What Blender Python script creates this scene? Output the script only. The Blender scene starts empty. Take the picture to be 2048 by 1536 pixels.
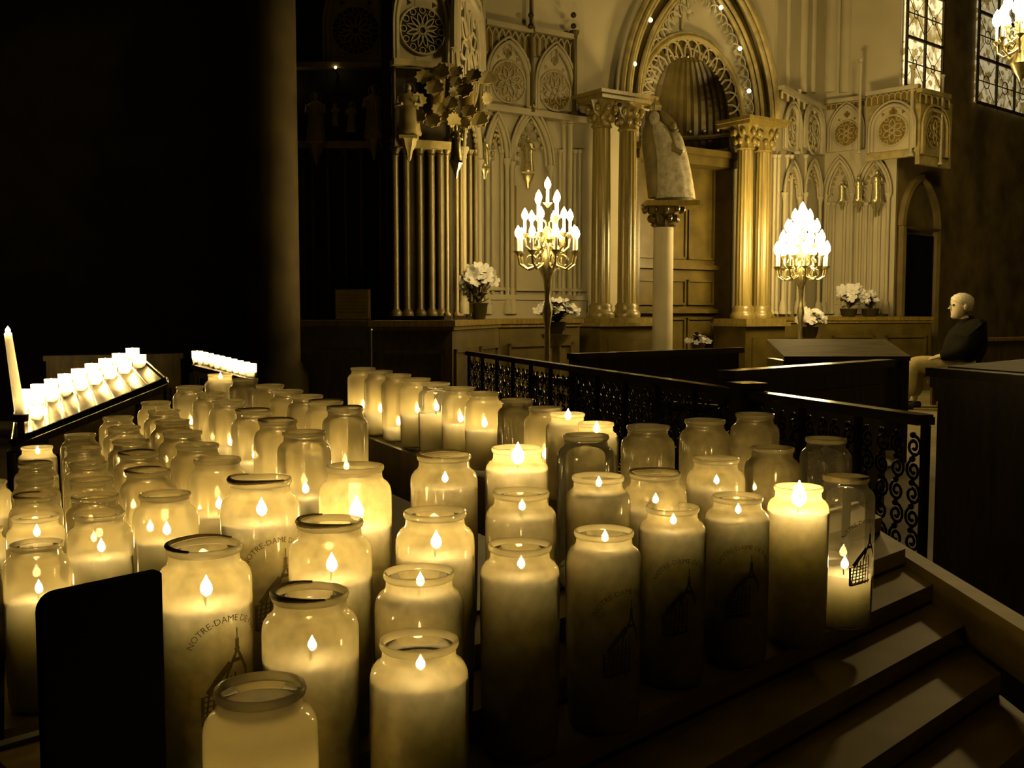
import bpy, math, random
from mathutils import Vector, Matrix
random.seed(7)
PI = math.pi
SC = bpy.context.scene
COL = SC.collection
E = 1.0                 # camera height (m)
FPX = 2050.0            # focal length in pixels of the 2048-wide frame
PITCH = math.atan(148.0 / FPX)

# ------------------------------------------------------------------ camera
cd = bpy.data.cameras.new('camera')
cam = bpy.data.objects.new('camera', cd); COL.objects.link(cam)
cd.sensor_width = 36.0; cd.lens = FPX / 2048.0 * 36.0
cd.clip_start = 0.05; cd.clip_end = 100
cam.location = (0, 0, E); cam.rotation_euler = (PI / 2 - PITCH, 0, 0)
SC.camera = cam
SC.view_settings.view_transform = 'Standard'; SC.view_settings.look = 'None'
SC.view_settings.gamma = 1.0; SC.view_settings.exposure = 0.0
SC.view_settings.use_curve_mapping = False
SC.cycles.transparent_max_bounces = 10
SC.cycles.light_sampling_threshold = 0.03
SC.cycles.adaptive_threshold = 0.12
SC.cycles.max_bounces = 3
SC.cycles.diffuse_bounces = 1
SC.cycles.glossy_bounces = 1
SC.cycles.transmission_bounces = 3
SC.cycles.caustics_reflective = False
SC.cycles.caustics_refractive = False

# ------------------------------------------------------------------ photo point -> place in the church
def ray(x, y):
    xr = (x - 1024.0) / FPX; yu = (768.0 - y) / FPX
    c, s = math.cos(PITCH), math.sin(PITCH)
    return Vector((xr, c + yu * s, -s + yu * c))
CAM = Vector((0, 0, E))
def at_z(x, y, z):
    r = ray(x, y); return CAM + r * ((z - E) / r.z)
def at_Y(x, y, Y):
    r = ray(x, y); return CAM + r * (Y / r.y)

class Wall:
    """vertical plane through P and Q; u runs from P to Q, z up, o out of the wall towards the nave"""
    def __init__(s, P, Q):
        s.P = Vector((P[0], P[1], 0)); s.Q = Vector((Q[0], Q[1], 0))
        s.L = (s.Q - s.P).length; s.d = (s.Q - s.P).normalized()
        s.n = Vector((s.d.y, -s.d.x, 0))
    def uz(s, x, y, o=0.0):
        r = ray(x, y); P = s.P + s.n * o
        t = (P - CAM).dot(s.n) / r.dot(s.n)
        p = CAM + r * t
        return ((p - P).dot(s.d), p.z)
    def u(s, x, o=0.0): return s.uz(x, 620, o)[0]
    def pt(s, u, z, o=0.0):
        p = s.P + s.d * u + s.n * o; return Vector((p.x, p.y, z))
    def box(s, mb, u0, u1, z0, z1, o0, o1):
        c = [s.pt(u, z, o) for z in (z0, z1) for (u, o) in ((u0, o0), (u1, o0), (u1, o1), (u0, o1))]
        mb.hexa(c)
    def tube(s, mb, pts, r, n=6, closed=False):
        mb.tube([s.pt(*p) for p in pts], r, n, closed)

# ------------------------------------------------------------------ mesh builder
class MB:
    def __init__(s): s.v = []; s.f = []; s.m = []
    def add(s, vs, fs):
        b = len(s.v); s.v += [Vector(v) for v in vs]
        s.f += [tuple(i + b for i in f) for f in fs]
    def hexa(s, c):
        s.add(c, [(3, 2, 1, 0), (4, 5, 6, 7), (0, 1, 5, 4), (1, 2, 6, 5), (2, 3, 7, 6), (3, 0, 4, 7)])
    def box(s, c, size, rz=0.0, M=None):
        x, y, z = [k / 2.0 for k in size]
        R = Matrix.Rotation(rz, 3, 'Z') if M is None else M
        c = Vector(c)
        s.hexa([c + R @ Vector(p) for p in ((-x, -y, -z), (x, -y, -z), (x, y, -z), (-x, y, -z),
                                           (-x, -y, z), (x, -y, z), (x, y, z), (-x, y, z))])
    def prism(s, poly, z0, z1):
        n = len(poly)
        s.add([(p[0], p[1], z0) for p in poly] + [(p[0], p[1], z1) for p in poly],
              [tuple(range(n - 1, -1, -1)), tuple(range(n, 2 * n))] +
              [(i, (i + 1) % n, n + (i + 1) % n, n + i) for i in range(n)])
    def loft(s, rings, cap0=True, cap1=True):
        n = len(rings[0]); vs = [p for r in rings for p in r]; fs = []
        for k in range(len(rings) - 1):
            for i in range(n):
                j = (i + 1) % n
                fs.append((k * n + i, k * n + j, (k + 1) * n + j, (k + 1) * n + i))
        if cap0: fs.append(tuple(range(n - 1, -1, -1)))
        if cap1: fs.append(tuple((len(rings) - 1) * n + i for i in range(n)))
        s.add(vs, fs)
    def lathe(s, prof, c=(0, 0, 0), n=24, cap0=True, cap1=True, flute=0.0, nf=0, axis=None):
        c = Vector(c); rings = []
        for (r, z) in prof:
            ring = []
            for i in range(n):
                a = 2 * PI * i / n
                rr = r * (1 - flute * (0.5 - 0.5 * math.cos(a * nf))) if nf else r
                p = Vector((rr * math.cos(a), rr * math.sin(a), z))
                if axis is not None: p = axis @ p
                ring.append(c + p)
            rings.append(ring)
        s.loft(rings, cap0, cap1)
    def ball(s, c, r, n=8, m=6, sc=(1, 1, 1)):
        c = Vector(c); prof = [(math.sin(PI * k / m), -math.cos(PI * k / m)) for k in range(m + 1)]
        prof[0] = (1e-4, -1); prof[-1] = (1e-4, 1)
        s.loft([[c + Vector((p[0] * math.cos(2 * PI * i / n) * r * sc[0], p[0] * math.sin(2 * PI * i / n) * r * sc[1], p[1] * r * sc[2]))
                 for i in range(n)] for p in prof])
    def tube(s, pts, r, n=6, closed=False):
        pts = [Vector(p) for p in pts]; N = len(pts); rings = []
        up = None
        for k in range(N):
            if closed: t = pts[(k + 1) % N] - pts[k - 1]
            else: t = pts[min(k + 1, N - 1)] - pts[max(k - 1, 0)]
            if t.length < 1e-9: t = Vector((0, 0, 1))
            t.normalize()
            if up is None:
                up = Vector((0, 0, 1)) if abs(t.z) < 0.9 else Vector((1, 0, 0))
            a = t.cross(up)
            if a.length < 1e-6: a = t.cross(Vector((0, 1, 0)))
            a.normalize(); b = a.cross(t); up = b
            rr = r[k] if isinstance(r, (list, tuple)) else r
            rings.append([pts[k] + (a * math.cos(2 * PI * i / n) + b * math.sin(2 * PI * i / n)) * rr for i in range(n)])
        if closed:
            rings.append(rings[0]); s.loft(rings, False, False)
        else: s.loft(rings)
    def mesh(s, name, origin=(0, 0, 0), smooth=False):
        o = Vector(origin); me = bpy.data.meshes.new(name)
        me.from_pydata([v - o for v in s.v], [], s.f); me.update()
        if smooth:
            me.polygons.foreach_set('use_smooth', [True] * len(me.polygons))
            try: me.set_sharp_from_angle(angle=math.radians(50))
            except Exception: pass
        return me
    def build(s, name, mat, parent=None, smooth=False):
        if parent is None:
            xs = [v.x for v in s.v]; ys = [v.y for v in s.v]; zs = [v.z for v in s.v]
            org = Vector(((min(xs) + max(xs)) / 2, (min(ys) + max(ys)) / 2, min(zs)))
        else:
            org = Vector((0, 0, 0)); q = parent
            while q is not None: org += q.location; q = q.parent
        ob = bpy.data.objects.new(name, s.mesh(name, org, smooth)); COL.objects.link(ob)
        ob.data.materials.append(mat)
        if parent is None: ob.location = org
        else: ob.parent = parent
        return ob

def tag(o, label, cat, group=None):
    o['label'] = label; o['category'] = cat
    if group: o['group'] = group
    return o
def thing(name, loc, label, cat, group=None):
    o = bpy.data.objects.new(name, None); COL.objects.link(o)
    o.location = loc; o.empty_display_size = 0.05
    return tag(o, label, cat, group)
def struct(o): o['kind'] = 'structure'; return o
def child(name, me, mat, parent, loc=(0, 0, 0), rz=0.0):
    o = bpy.data.objects.new(name, me); COL.objects.link(o); o.parent = parent
    o.location = loc; o.rotation_euler = (0, 0, rz)
    if mat and not me.materials: me.materials.append(mat)
    return o

# ------------------------------------------------------------------ materials
def newmat(name):
    m = bpy.data.materials.new(name); m.use_nodes = True
    nt = m.node_tree; nt.nodes.clear()
    out = nt.nodes.new('ShaderNodeOutputMaterial')
    return m, nt, out
def tone(col): return (col[0], min(.95, col[1] * 1.22), min(.92, col[2] * 2.1))
def principled(name, col, rough=0.5, metal=0.0, spec=0.5, var=0.25, scale=8.0, stretch=(1, 1, 1), bump=0.0, **kw):
    col = tone(col)
    m, nt, out = newmat(name)
    b = nt.nodes.new('ShaderNodeBsdfPrincipled'); nt.links.new(b.outputs[0], out.inputs[0])
    b.inputs['Roughness'].default_value = rough; b.inputs['Metallic'].default_value = metal
    b.inputs['Specular IOR Level'].default_value = spec
    for k, v in kw.items(): b.inputs[k.replace('_', ' ')].default_value = v
    tc = nt.nodes.new('ShaderNodeTexCoord'); mp = nt.nodes.new('ShaderNodeMapping')
    mp.inputs['Scale'].default_value = stretch
    nz = nt.nodes.new('ShaderNodeTexNoise'); nz.inputs['Scale'].default_value = scale
    nz.inputs['Detail'].default_value = 2; nz.inputs['Roughness'].default_value = 0.6
    nt.links.new(tc.outputs['Object'], mp.inputs[0]); nt.links.new(mp.outputs[0], nz.inputs['Vector'])
    cr = nt.nodes.new('ShaderNodeValToRGB')
    cr.color_ramp.elements[0].position = 0.3; cr.color_ramp.elements[1].position = 0.7
    cr.color_ramp.elements[0].color = (*[c * (1 - var) for c in col], 1)
    cr.color_ramp.elements[1].color = (*[min(1, c * (1 + var)) for c in col], 1)
    nt.links.new(nz.outputs['Fac'], cr.inputs[0]); nt.links.new(cr.outputs[0], b.inputs['Base Color'])
    if bump:
        bp = nt.nodes.new('ShaderNodeBump'); bp.inputs['Strength'].default_value = bump; bp.inputs['Distance'].default_value = 0.01
        nt.links.new(nz.outputs['Fac'], bp.inputs['Height']); nt.links.new(bp.outputs[0], b.inputs['Normal'])
    return m
def emission(name, col, strength):
    m, nt, out = newmat(name)
    e = nt.nodes.new('ShaderNodeEmission'); e.inputs[0].default_value = (*col, 1); e.inputs[1].default_value = strength
    nt.links.new(e.outputs[0], out.inputs[0]); return m
def glassy(name, film, col, tint=(1, .98, .94), rough=0.08, diff=0.4, scale=60.0, gloss=0.9, mottled=False):
    """thin candle glass: clear wall + greasy wax film (diffuse and translucent) + mirror-like glints at grazing angles"""
    m, nt, out = newmat(name); N = nt.nodes.new; L = nt.links.new; col = tone(col)
    tr = N('ShaderNodeBsdfTransparent'); tr.inputs[0].default_value = (*tint, 1)
    gl = N('ShaderNodeBsdfGlossy'); gl.inputs['Roughness'].default_value = rough; gl.inputs[0].default_value = (1, 1, 1, 1)
    df = N('ShaderNodeBsdfDiffuse'); df.inputs[0].default_value = (*col, 1)
    tl = N('ShaderNodeBsdfTranslucent'); tl.inputs[0].default_value = (*col, 1)
    m1 = N('ShaderNodeMixShader'); m1.inputs[0].default_value = diff; L(tl.outputs[0], m1.inputs[1]); L(df.outputs[0], m1.inputs[2])
    if mottled:
        nz = N('ShaderNodeTexNoise'); nz.inputs['Scale'].default_value = scale; nz.inputs['Detail'].default_value = 2; src = nz.outputs['Fac']
        tc = N('ShaderNodeTexCoord'); L(tc.outputs['Object'], nz.inputs['Vector'])
    else:
        oi = N('ShaderNodeObjectInfo'); src = oi.outputs['Random']      # each jar greased a little differently
    mr = N('ShaderNodeMapRange'); mr.inputs['From Min'].default_value = 0.3; mr.inputs['From Max'].default_value = 0.7
    mr.inputs['To Min'].default_value = film * 0.75; mr.inputs['To Max'].default_value = min(1, film * 1.25)
    L(src, mr.inputs['Value'])
    lw = N('ShaderNodeLayerWeight'); lw.inputs['Blend'].default_value = 0.35
    mx = N('ShaderNodeMath'); mx.operation = 'MULTIPLY_ADD'; mx.inputs[1].default_value = 0.25
    L(lw.outputs['Facing'], mx.inputs[0]); L(mr.outputs[0], mx.inputs[2])
    m2 = N('ShaderNodeMixShader'); L(mx.outputs[0], m2.inputs[0]); L(tr.outputs[0], m2.inputs[1]); L(m1.outputs[0], m2.inputs[2])
    m3 = N('ShaderNodeMixShader'); fm = N('ShaderNodeMath'); fm.operation = 'MULTIPLY'; fm.inputs[1].default_value = gloss
    fr = N('ShaderNodeFresnel'); fr.inputs[0].default_value = 1.45; L(fr.outputs[0], fm.inputs[0])
    L(fm.outputs[0], m3.inputs[0]); L(m2.outputs[0], m3.inputs[1]); L(gl.outputs[0], m3.inputs[2])
    L(m3.outputs[0], out.inputs[0]); return m

FL = (1.0, 0.69, 0.25)
M = {}
M['flame'] = emission('candle_flame', FL, 70.0)
M['bulb'] = emission('candle_bulb', FL, 105.0)
M['smallbulb'] = emission('small_bulb', (1.0, 0.75, 0.35), 9.0)
M['film'] = glassy('filmed_glass', 0.42, (.95, .69, .22), rough=.05)
M['film2'] = glassy('smeared_glass', 0.47, (.95, .69, .22), rough=.04, mottled=True)
M['frost'] = glassy('waxy_glass', 1.3, (.95, .69, .22))
M['rim'] = glassy('glass_rim', 0.55, (1, .76, .3), diff=.3, gloss=.6, rough=.1)
M['clear'] = glassy('clear_glass', 0.12, (.9, .7, .3), mottled=True, rough=.04)
M['wax'] = principled('ivory_wax', (.93, .665, .27), 0.35, var=0.05, scale=20, Subsurface_Weight=1.0,
                      Subsurface_Radius=(1.0, 1.0, 1.0), Subsurface_Scale=0.085)
M['pool'] = principled('melted_wax', (.92, .76, .4), 0.12, var=.05, scale=20, Transmission_Weight=.0, Subsurface_Weight=1.0, Subsurface_Radius=(1, .75, .4), Subsurface_Scale=.02)
M['wick'] = principled('burnt_wick', (.02, .015, .01), 0.9)
M['soot'] = principled('soot', (.24, .155, .035), 0.7, var=.4, scale=40)
M['print'] = principled('brown_print', (.13, .082, .015), 0.8, var=.3, scale=120)
M['rackwood'] = principled('rack_wood', (.58, .37, .065), 0.5, var=.3, scale=6, stretch=(1, 1, 6))
M['darkwood'] = principled('dark_oak', (.075, .044, .0045), 0.32, var=.45, scale=5, stretch=(6, 6, 1))
M['midwood'] = principled('oak', (.22, .13, .013), 0.34, var=.35, scale=5, stretch=(7, 7, .6))
M['black'] = principled('black_metal', (.005, .004, .002), 0.9, spec=.1, var=.2, scale=30)
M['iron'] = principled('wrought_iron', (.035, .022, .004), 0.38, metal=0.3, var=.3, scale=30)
M['steel'] = principled('brushed_steel', (.55, .42, .2), 0.3, metal=1.0, var=.2, scale=30)
M['stone'] = principled('pale_stone', (.50, .37, .14), 0.8, var=.18, scale=2.2, bump=.12)
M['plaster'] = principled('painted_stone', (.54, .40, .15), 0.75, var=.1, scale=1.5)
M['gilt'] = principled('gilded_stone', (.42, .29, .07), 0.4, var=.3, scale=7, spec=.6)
M['darkstone'] = principled('dark_stone', (.16, .10, .018), 0.8, var=.5, scale=2.0, bump=.2)
M['floor'] = principled('stone_floor', (.30, .21, .06), 0.55, var=.25, scale=1.6)
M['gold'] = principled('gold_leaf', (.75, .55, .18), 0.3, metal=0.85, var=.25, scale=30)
M['statue'] = principled('brocade', (.44, .33, .13), 0.55, var=.3, scale=18)
M['veil'] = principled('veil', (.17, .11, .02), 0.6, var=.3, scale=6)
M['petal'] = glassy('white_petals', 1.4, (.95, .82, .55), diff=.55, gloss=.1)
M['column'] = principled('polished_oak', (.25, .16, .026), 0.33, var=.3, scale=4, stretch=(8, 8, .5), spec=.7)
M['leaf'] = principled('dark_leaves', (.10, .065, .01), 0.5, var=.5, scale=20)
M['pot'] = principled('dark_pot', (.03, .02, .004), 0.3)
M['deskwood'] = principled('worn_oak', (.20, .125, .018), 0.6, var=.3, scale=5, stretch=(1, 7, 1), spec=.15)
M['shell'] = principled('niche_wood', (.10, .061, .007), 0.4, var=.3, scale=5)  # wood darkened to put the niche's shade into its colour; reused elsewhere
M['sootstone'] = principled('soot_dark_stone', (.035, .022, .004), 0.85, var=.5, scale=2.0)  # stone colour darkened to keep the unlit left side black
M['paper'] = principled('yellowed_paper', (.62, .42, .07), 0.8, var=.1)
M['skin'] = principled('skin', (.62, .44, .17), 0.55, var=.08, scale=20)
M['hair'] = principled('fair_hair', (.60, .46, .2), 0.6, var=.3, scale=60)
M['coat'] = principled('dark_coat', (.010, .007, .002), 0.95, spec=.15, var=.3, scale=20)
M['trousers'] = principled('light_trousers', (.42, .29, .07), 0.85, var=.12, scale=20)
M['shoe'] = principled('dark_shoe', (.02, .015, .005), 0.5)
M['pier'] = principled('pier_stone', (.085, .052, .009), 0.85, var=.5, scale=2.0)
M['lead'] = principled('window_lead', (.05, .03, .006), 0.7)
# ================================================================== votive candles in glass jars
JR, JH = 0.035, 0.186
def jar_profile(H):
    s = H - 0.030                      # start of the shoulder
    return [(.024, 0), (.0295, .0012), (.0325, .005), (.0335, .012), (.0345, .05), (.035, .09 * H / JH), (.035, s), (.0347, s + .005), (.0335, s + .0095),
            (.0305, s + .0135), (.0275, s + .0155), (.0262, s + .0185), (.0260, s + .0240)]
def rim_mesh(H):
    s = H - 0.030; mb = MB()
    mb.lathe([(.0262, s + .0238), (.0275, s + .0250), (.0281, s + .0275), (.0275, s + .0297), (.0262, s + .0300), (.0248, s + .0285), (.0246, s + .0250), (.0262, s + .0238)], n=36, cap0=False, cap1=False)
    return mb.mesh('rim', smooth=True)
def jar_mesh(H):
    mb = MB(); mb.lathe(jar_profile(H), n=36, cap0=True, cap1=False); return mb.mesh('glass_jar', smooth=True)
def inner_r(z, H):
    pr = jar_profile(H)[:13]
    for (r0, z0), (r1, z1) in zip(pr, pr[1:]):
        if z0 <= z <= z1: return (r0 + (r1 - r0) * (z - z0) / max(1e-6, z1 - z0)) - .0022
    return .0235
_wax = {}
def wax_mesh(top, H):
    k = (round(top, 3), H)
    if k not in _wax:
        mb = MB(); prof = []
        z = .003
        while z < top - .004:
            prof.append((inner_r(z, H), z)); z += .006
        prof += [(inner_r(top, H), top), (inner_r(top, H) - .0015, top + .0006), (inner_r(top, H) - .004, top - .0012), (.012, top - .0028), (.004, top - .0034)]
        mb.lathe(prof, n=28, cap0=True, cap1=True); _wax[k] = mb.mesh('wax', smooth=True)
    return _wax[k]
def flame_mesh(s=1.0):
    mb = MB(); prof = [(.0010, 0), (.0040, .0022), (.0053, .0055), (.0048, .009), (.0031, .0125), (.0013, .0155), (.0003, .018)]
    mb.lathe([(r * s, z * s) for r, z in prof], n=6); return mb.mesh('flame', smooth=True)
def wick_mesh():
    mb = MB(); mb.tube([(0, 0, -.004), (.0004, 0, .003), (.0012, .0004, .0065)], .0009, 5); return mb.mesh('wick')
ME = {('jar', JH): jar_mesh(JH), ('jar', .14): jar_mesh(.14), ('rim', JH): rim_mesh(JH), ('rim', .14): rim_mesh(.14), 'flame': flame_mesh(), 'wick': wick_mesh()}
def soot_mesh():
    mb = MB(); pts = []                 # a burnt band on part of the rim
    for i in range(15):
        a = -.2 + 3.6 * i / 14
        pts.append((.0268 * math.cos(a), .0268 * math.sin(a), JH + .0004 * math.sin(3 * a)))
    mb.tube(pts, [.0010 + .0014 * math.sin(PI * i / 14) for i in range(15)], 6); return mb.mesh('soot_rim', smooth=True)
ME['soot'] = soot_mesh()

# printed picture on the candle: arched words over a spired church drawing
def print_mesh():
    mb = MB(); R = .0354
    def wrap(px, pz, e=0.0): a = px / R; return ((R + e) * math.sin(a), -(R + e) * math.cos(a), pz)
    cu = bpy.data.curves.new('words', 'FONT'); cu.body = 'NOTRE-DAME DE PARIS'; cu.size = .0068; cu.align_x = 'CENTER'; cu.resolution_u = 2
    tmp = bpy.data.objects.new('words', cu); COL.objects.link(tmp)
    dg = bpy.context.evaluated_depsgraph_get(); tm = tmp.evaluated_get(dg).to_mesh()
    RA = .030
    vs = []
    for v in tm.vertices:
        a = v.co.x / RA; rr = RA + v.co.y
        vs.append(wrap(rr * math.sin(a), .104 + rr * math.cos(a) - .0))
    mb.add(vs, [tuple(p.vertices) for p in tm.polygons])
    tmp.to_mesh_clear() if hasattr(tmp, 'to_mesh_clear') else None
    bpy.data.objects.remove(tmp); bpy.data.curves.remove(cu)
    def strip(pts, w):
        for (a, b) in zip(pts, pts[1:]):
            dx, dz = b[0] - a[0], b[1] - a[1]; l = math.hypot(dx, dz) or 1; nx, nz = -dz / l * w / 2, dx / l * w / 2
            n = max(1, int(l / .004))
            for k in range(n):
                p = (a[0] + dx * k / n, a[1] + dz * k / n); q = (a[0] + dx * (k + 1) / n, a[1] + dz * (k + 1) / n)
                mb.add([wrap(p[0] + nx, p[1] + nz), wrap(p[0] - nx, p[1] - nz), wrap(q[0] - nx, q[1] - nz), wrap(q[0] + nx, q[1] + nz)], [(0, 1, 2, 3)])
    # spire, gable, buttresses, nave roof running down to the side
    strip([(.006, .128), (.006, .118)], .0012); strip([(.006, .120), (.006, .111)], .0035); strip([(.0035, .112), (.0085, .112)], .002)
    strip([(-.002, .096), (.006, .112), (.014, .096)], .0024); strip([(.001, .104), (.011, .104)], .003)
    strip([(-.002, .096), (-.004, .090)], .002); strip([(.0145, .097), (.0145, .090)], .002)
    strip([(.000, .103), (-.010, .092), (-.017, .082)], .0045)
    for k in range(6):
        strip([(-.016 + .004 * k, .084 + .0022 * k), (-.019 + .0045 * k, .060)], .0014)
        strip([(-.020, .080 - .004 * k), (.004 - .0015 * k, .084 - .004 * k)], .0011)
    strip([(-.021, .058), (.006, .064)], .0022); strip([(-.021, .080), (-.021, .058)], .0025)
    return mb.mesh('printed_picture')
ME['print'] = print_mesh()

JARS = []
def candle(p, label, group, wax=.12, lit=True, clear=False, H=JH, soot=None, pic=None, fl=1.0):
    """p = centre of the rim; the jar stands H lower"""
    base = Vector((p.x, p.y, p.z - H))
    t = thing('votive_candle', base, label, 'candle', group)
    child('glass_jar', ME[('jar', H)], None, t)
    o = t.children[0]
    if not o.data.materials: o.data.materials.append(M['film'])
    o.material_slots[0].link = 'OBJECT'; o.material_slots[0].material = M['clear'] if clear == 1 else M['frost'] if clear == 2 else M['film2'] if group == GR else M['film']
    rim_ = child('rim', ME[('rim', H)], M['rim'], o)
    if wax > .004: child('wax', wax_mesh(wax, H), M['wax'], t)
    if lit:
        child('wick', ME['wick'], M['wick'], t, (0, 0, wax), random.uniform(0, 6))
        f = child('flame', ME['flame'], M['flame'], t, (.001, 0, wax + .004)); f.scale = (fl, fl, fl)
    elif wax > .004:
        child('wick', ME['wick'], M['wick'], t, (0, 0, wax), random.uniform(0, 6))
    if soot is not None: child('soot_rim', ME['soot'], M['soot'], rim_, rz=soot)
    if pic is not None:
        # face the aisle, turned by pic
        a = math.atan2(base.x, base.y)
        child('printed_picture', ME['print'], M['print'], o, rz=-a + pic)
    JARS.append(t)
    return t

TS0, TDS = .785, .104          # tread centre lines (Y - X)
def tlev(k): return .231 - .0272 * k
GR = 'votive candles on the stepped rack'
right = [
 # x, y, tread, wax, lit, clear, soot, picture, label
 (520, 1372, 0, .085, 1, 2, None, None, 'brim-full wax candle jar at the bottom edge, pool of melted wax shining in its neck'),  # hidden low flame added behind opaque film so this jar glows
 (838, 1278, 0, .160, 1, 0, None, None, 'candle jar at the bottom edge with a small square flame just under its neck'),
 (620, 1182, 1, .138, 1, 0, 1.9, None, 'candle jar with a dark burnt ring around its neck and a big glow inside'),
 (838, 1142, 1, .170, 1, 0, None, None, 'full candle jar directly behind the bottom-edge jar with square flame'),
 (1040, 1087, 1, .160, 1, 0, None, None, 'full candle jar with a faint light in its neck, left of the picture jar'),
 (1208, 1060, 1, .171, 1, 0, None, .62, 'full candle jar with bright flame at its neck and a dark church picture below'),
 (1345, 1012, 1, .163, 1, 0, None, .35, 'candle jar with star-like flame, next right of the jar with flame at its neck'),
 (1475, 991, 1, .162, 1, 0, None, .3, 'candle jar with dot-like flame, just left of the white-hot candle'),
 (1597, 972, 1, .158, 1, 0, None, None, 'white-hot candle jar glowing in a broad band under its neck'),
 (1692, 952, 1, .066, 1, 1, 2.6, .8, 'half-burnt candle jar at the rail end, flame low inside and sooty lip'),
 (408, 1088, 2, .142, 1, 0, 1.2, .5, 'tall candle jar beside the black notice panel, printed with arched words and a church'),
 (660, 1040, 2, .138, 1, 0, 2.2, None, 'candle jar with dark-tinged neck, standing behind the jar with burnt ring'),
 (870, 1021, 2, .148, 1, 0, None, None, 'candle jar with smeared wax streaks and bright pool, before the ball-of-flame jar'),
 (1042, 982, 2, .163, 1, 0, None, None, 'candle jar with a ragged bright patch at its wax line, behind the dull full jar'),
 (1196, 951, 2, .170, 1, 0, None, None, 'candle jar with small oblong flame high in its neck, behind the picture-printed jar'),
 (1310, 945, 2, .148, 1, 0, .2, None, 'candle jar with black soot on both sides of its lip'),
 (1432, 915, 2, .15, 1, 0, None, None, 'hazy candle jar with faint neck, between the sooty-lipped jar and the dull narrow one'),
 (1545, 894, 2, .10, 0, 0, None, None, 'dull unlit candle jar with a dark mouth, behind the white-hot candle'),
 (1652, 876, 2, .022, 0, 1, None, None, 'empty clear glass jar streaked with wax at the rail end of the rack'),
 (520, 956, 3, .148, 1, 0, 2.4, .45, 'candle jar with a burnt curl of wick across its mouth, printed words below'),
 (710, 930, 3, .128, 1, 0, None, None, 'candle jar with ragged bright wax on its inner wall, beside the dark gap'),
 (888, 909, 3, .153, 1, 0, .9, None, 'candle jar with a ball of flame in the middle, alone across the dark gap'),
 (1034, 894, 3, .163, 1, 0, None, None, 'candle jar with a wide glowing disc of wax right under its shoulder'),
 (1172, 869, 3, .020, 0, 1, None, None, 'empty clear glass jar with thick bright rim behind the jar with oblong flame'),
 (1296, 851, 3, .07, 1, 0, None, None, 'hazy candle jar with dark mouth and glints on its shoulder, left of the back pair'),  # hidden low flame added for the glow, as in the next two
 (1410, 839, 3, .07, 1, 0, None, None, 'hazy candle jar with dark oval mouth, left one of the stepped rack\'s back pair'),
 (1510, 827, 3, .07, 1, 0, None, None, 'hazy candle jar rising highest before the iron railing, right one of the back pair'),
]
for (x, y, k, wx, lit, clr, soot, pic, lab) in right:
    candle(at_z(x, y, E - tlev(k)), lab, GR, wx, bool(lit), clr, JH, soot, pic,
           1.7 if x == 1597 else 1.35 if x in (710, 1034) else .9 if x in (870, 408, 660, 520, 1692) else .62)

t = JARS[0]; mb = MB(); mb.lathe([(.0238, .172), (.0238, .1755), (.020, .1762), (.012, .1752), (.004, .176)], n=28); child('melted_pool', mb.mesh('melted_pool', smooth=True), M['pool'], t)
left_cols = [
 (.275, [(-24, 962), (-43, 1056)]),
 (.257, [(74, 893), (72, 926), (71, 957), (71, 990), (71, 1030), (73, 1085)]),
 (.229, [(160, 868), (168, 895), (177, 925), (183, 958), (190, 990), (199, 1025)]),
 (.203, [(236, 833), (248, 853), (262, 880), (278, 905), (296, 940), (330, 986)]),
 (.178, [(312, 803), (328, 820), (345, 840), (365, 863), (395, 888), (435, 916)]),
 (.158, [(380, 772), (422, 785), (458, 800), (507, 820), (556, 840), (608, 862)]),
 (.148, [(440, 748), (490, 757), (540, 769), (576, 780), (614, 790), (652, 802), (690, 815)]),
]
known = {(74, 893): .168, (330, 986): .135, (199, 1025): .137, (73, 1085): .125, (71, 1030): .155, (435, 916): .12, (440, 748): .17,
         (-24, 962): .13, (-43, 1056): .15}
unlit = {(160, 868), (490, 757), (345, 840)}
sooted = {(296, 940): 1.5, (278, 905): 1.2, (507, 820): .8, (556, 840): 1.0, (652, 802): .3, (690, 815): .3, (72, 926): 1.1, (71, 990): 2.0}
cname = ['outermost column at the picture edge', 'column beside the tealight stand', 'second column from the tealight stand', 'third column from the tealight stand',
         'third column from the dark gap', 'second column from the dark gap', 'column along the dark gap']
ordn = ['farthest', 'second farthest', 'third farthest', 'fourth farthest', 'fifth farthest', 'sixth farthest', 'seventh farthest']
random.seed(3)
for ci, (lev, pts) in enumerate(left_cols):
    for i, (x, y) in enumerate(pts):
        lit = (x, y) not in unlit
        wx = known.get((x, y), random.uniform(.05, .11))
        pos = 'nearest' if i == len(pts) - 1 else ordn[i]
        st = 'sooty-mouthed' if (x, y) in sooted else ('glowing' if lit else 'dull unlit')
        candle(at_z(x, y, E - lev), '%s jar, %s in the left rack\'s %s' % (st, pos, cname[ci]),
               'votive candles on the left rack', wx, lit, 0, JH, sooted.get((x, y)), None, .85)

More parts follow.
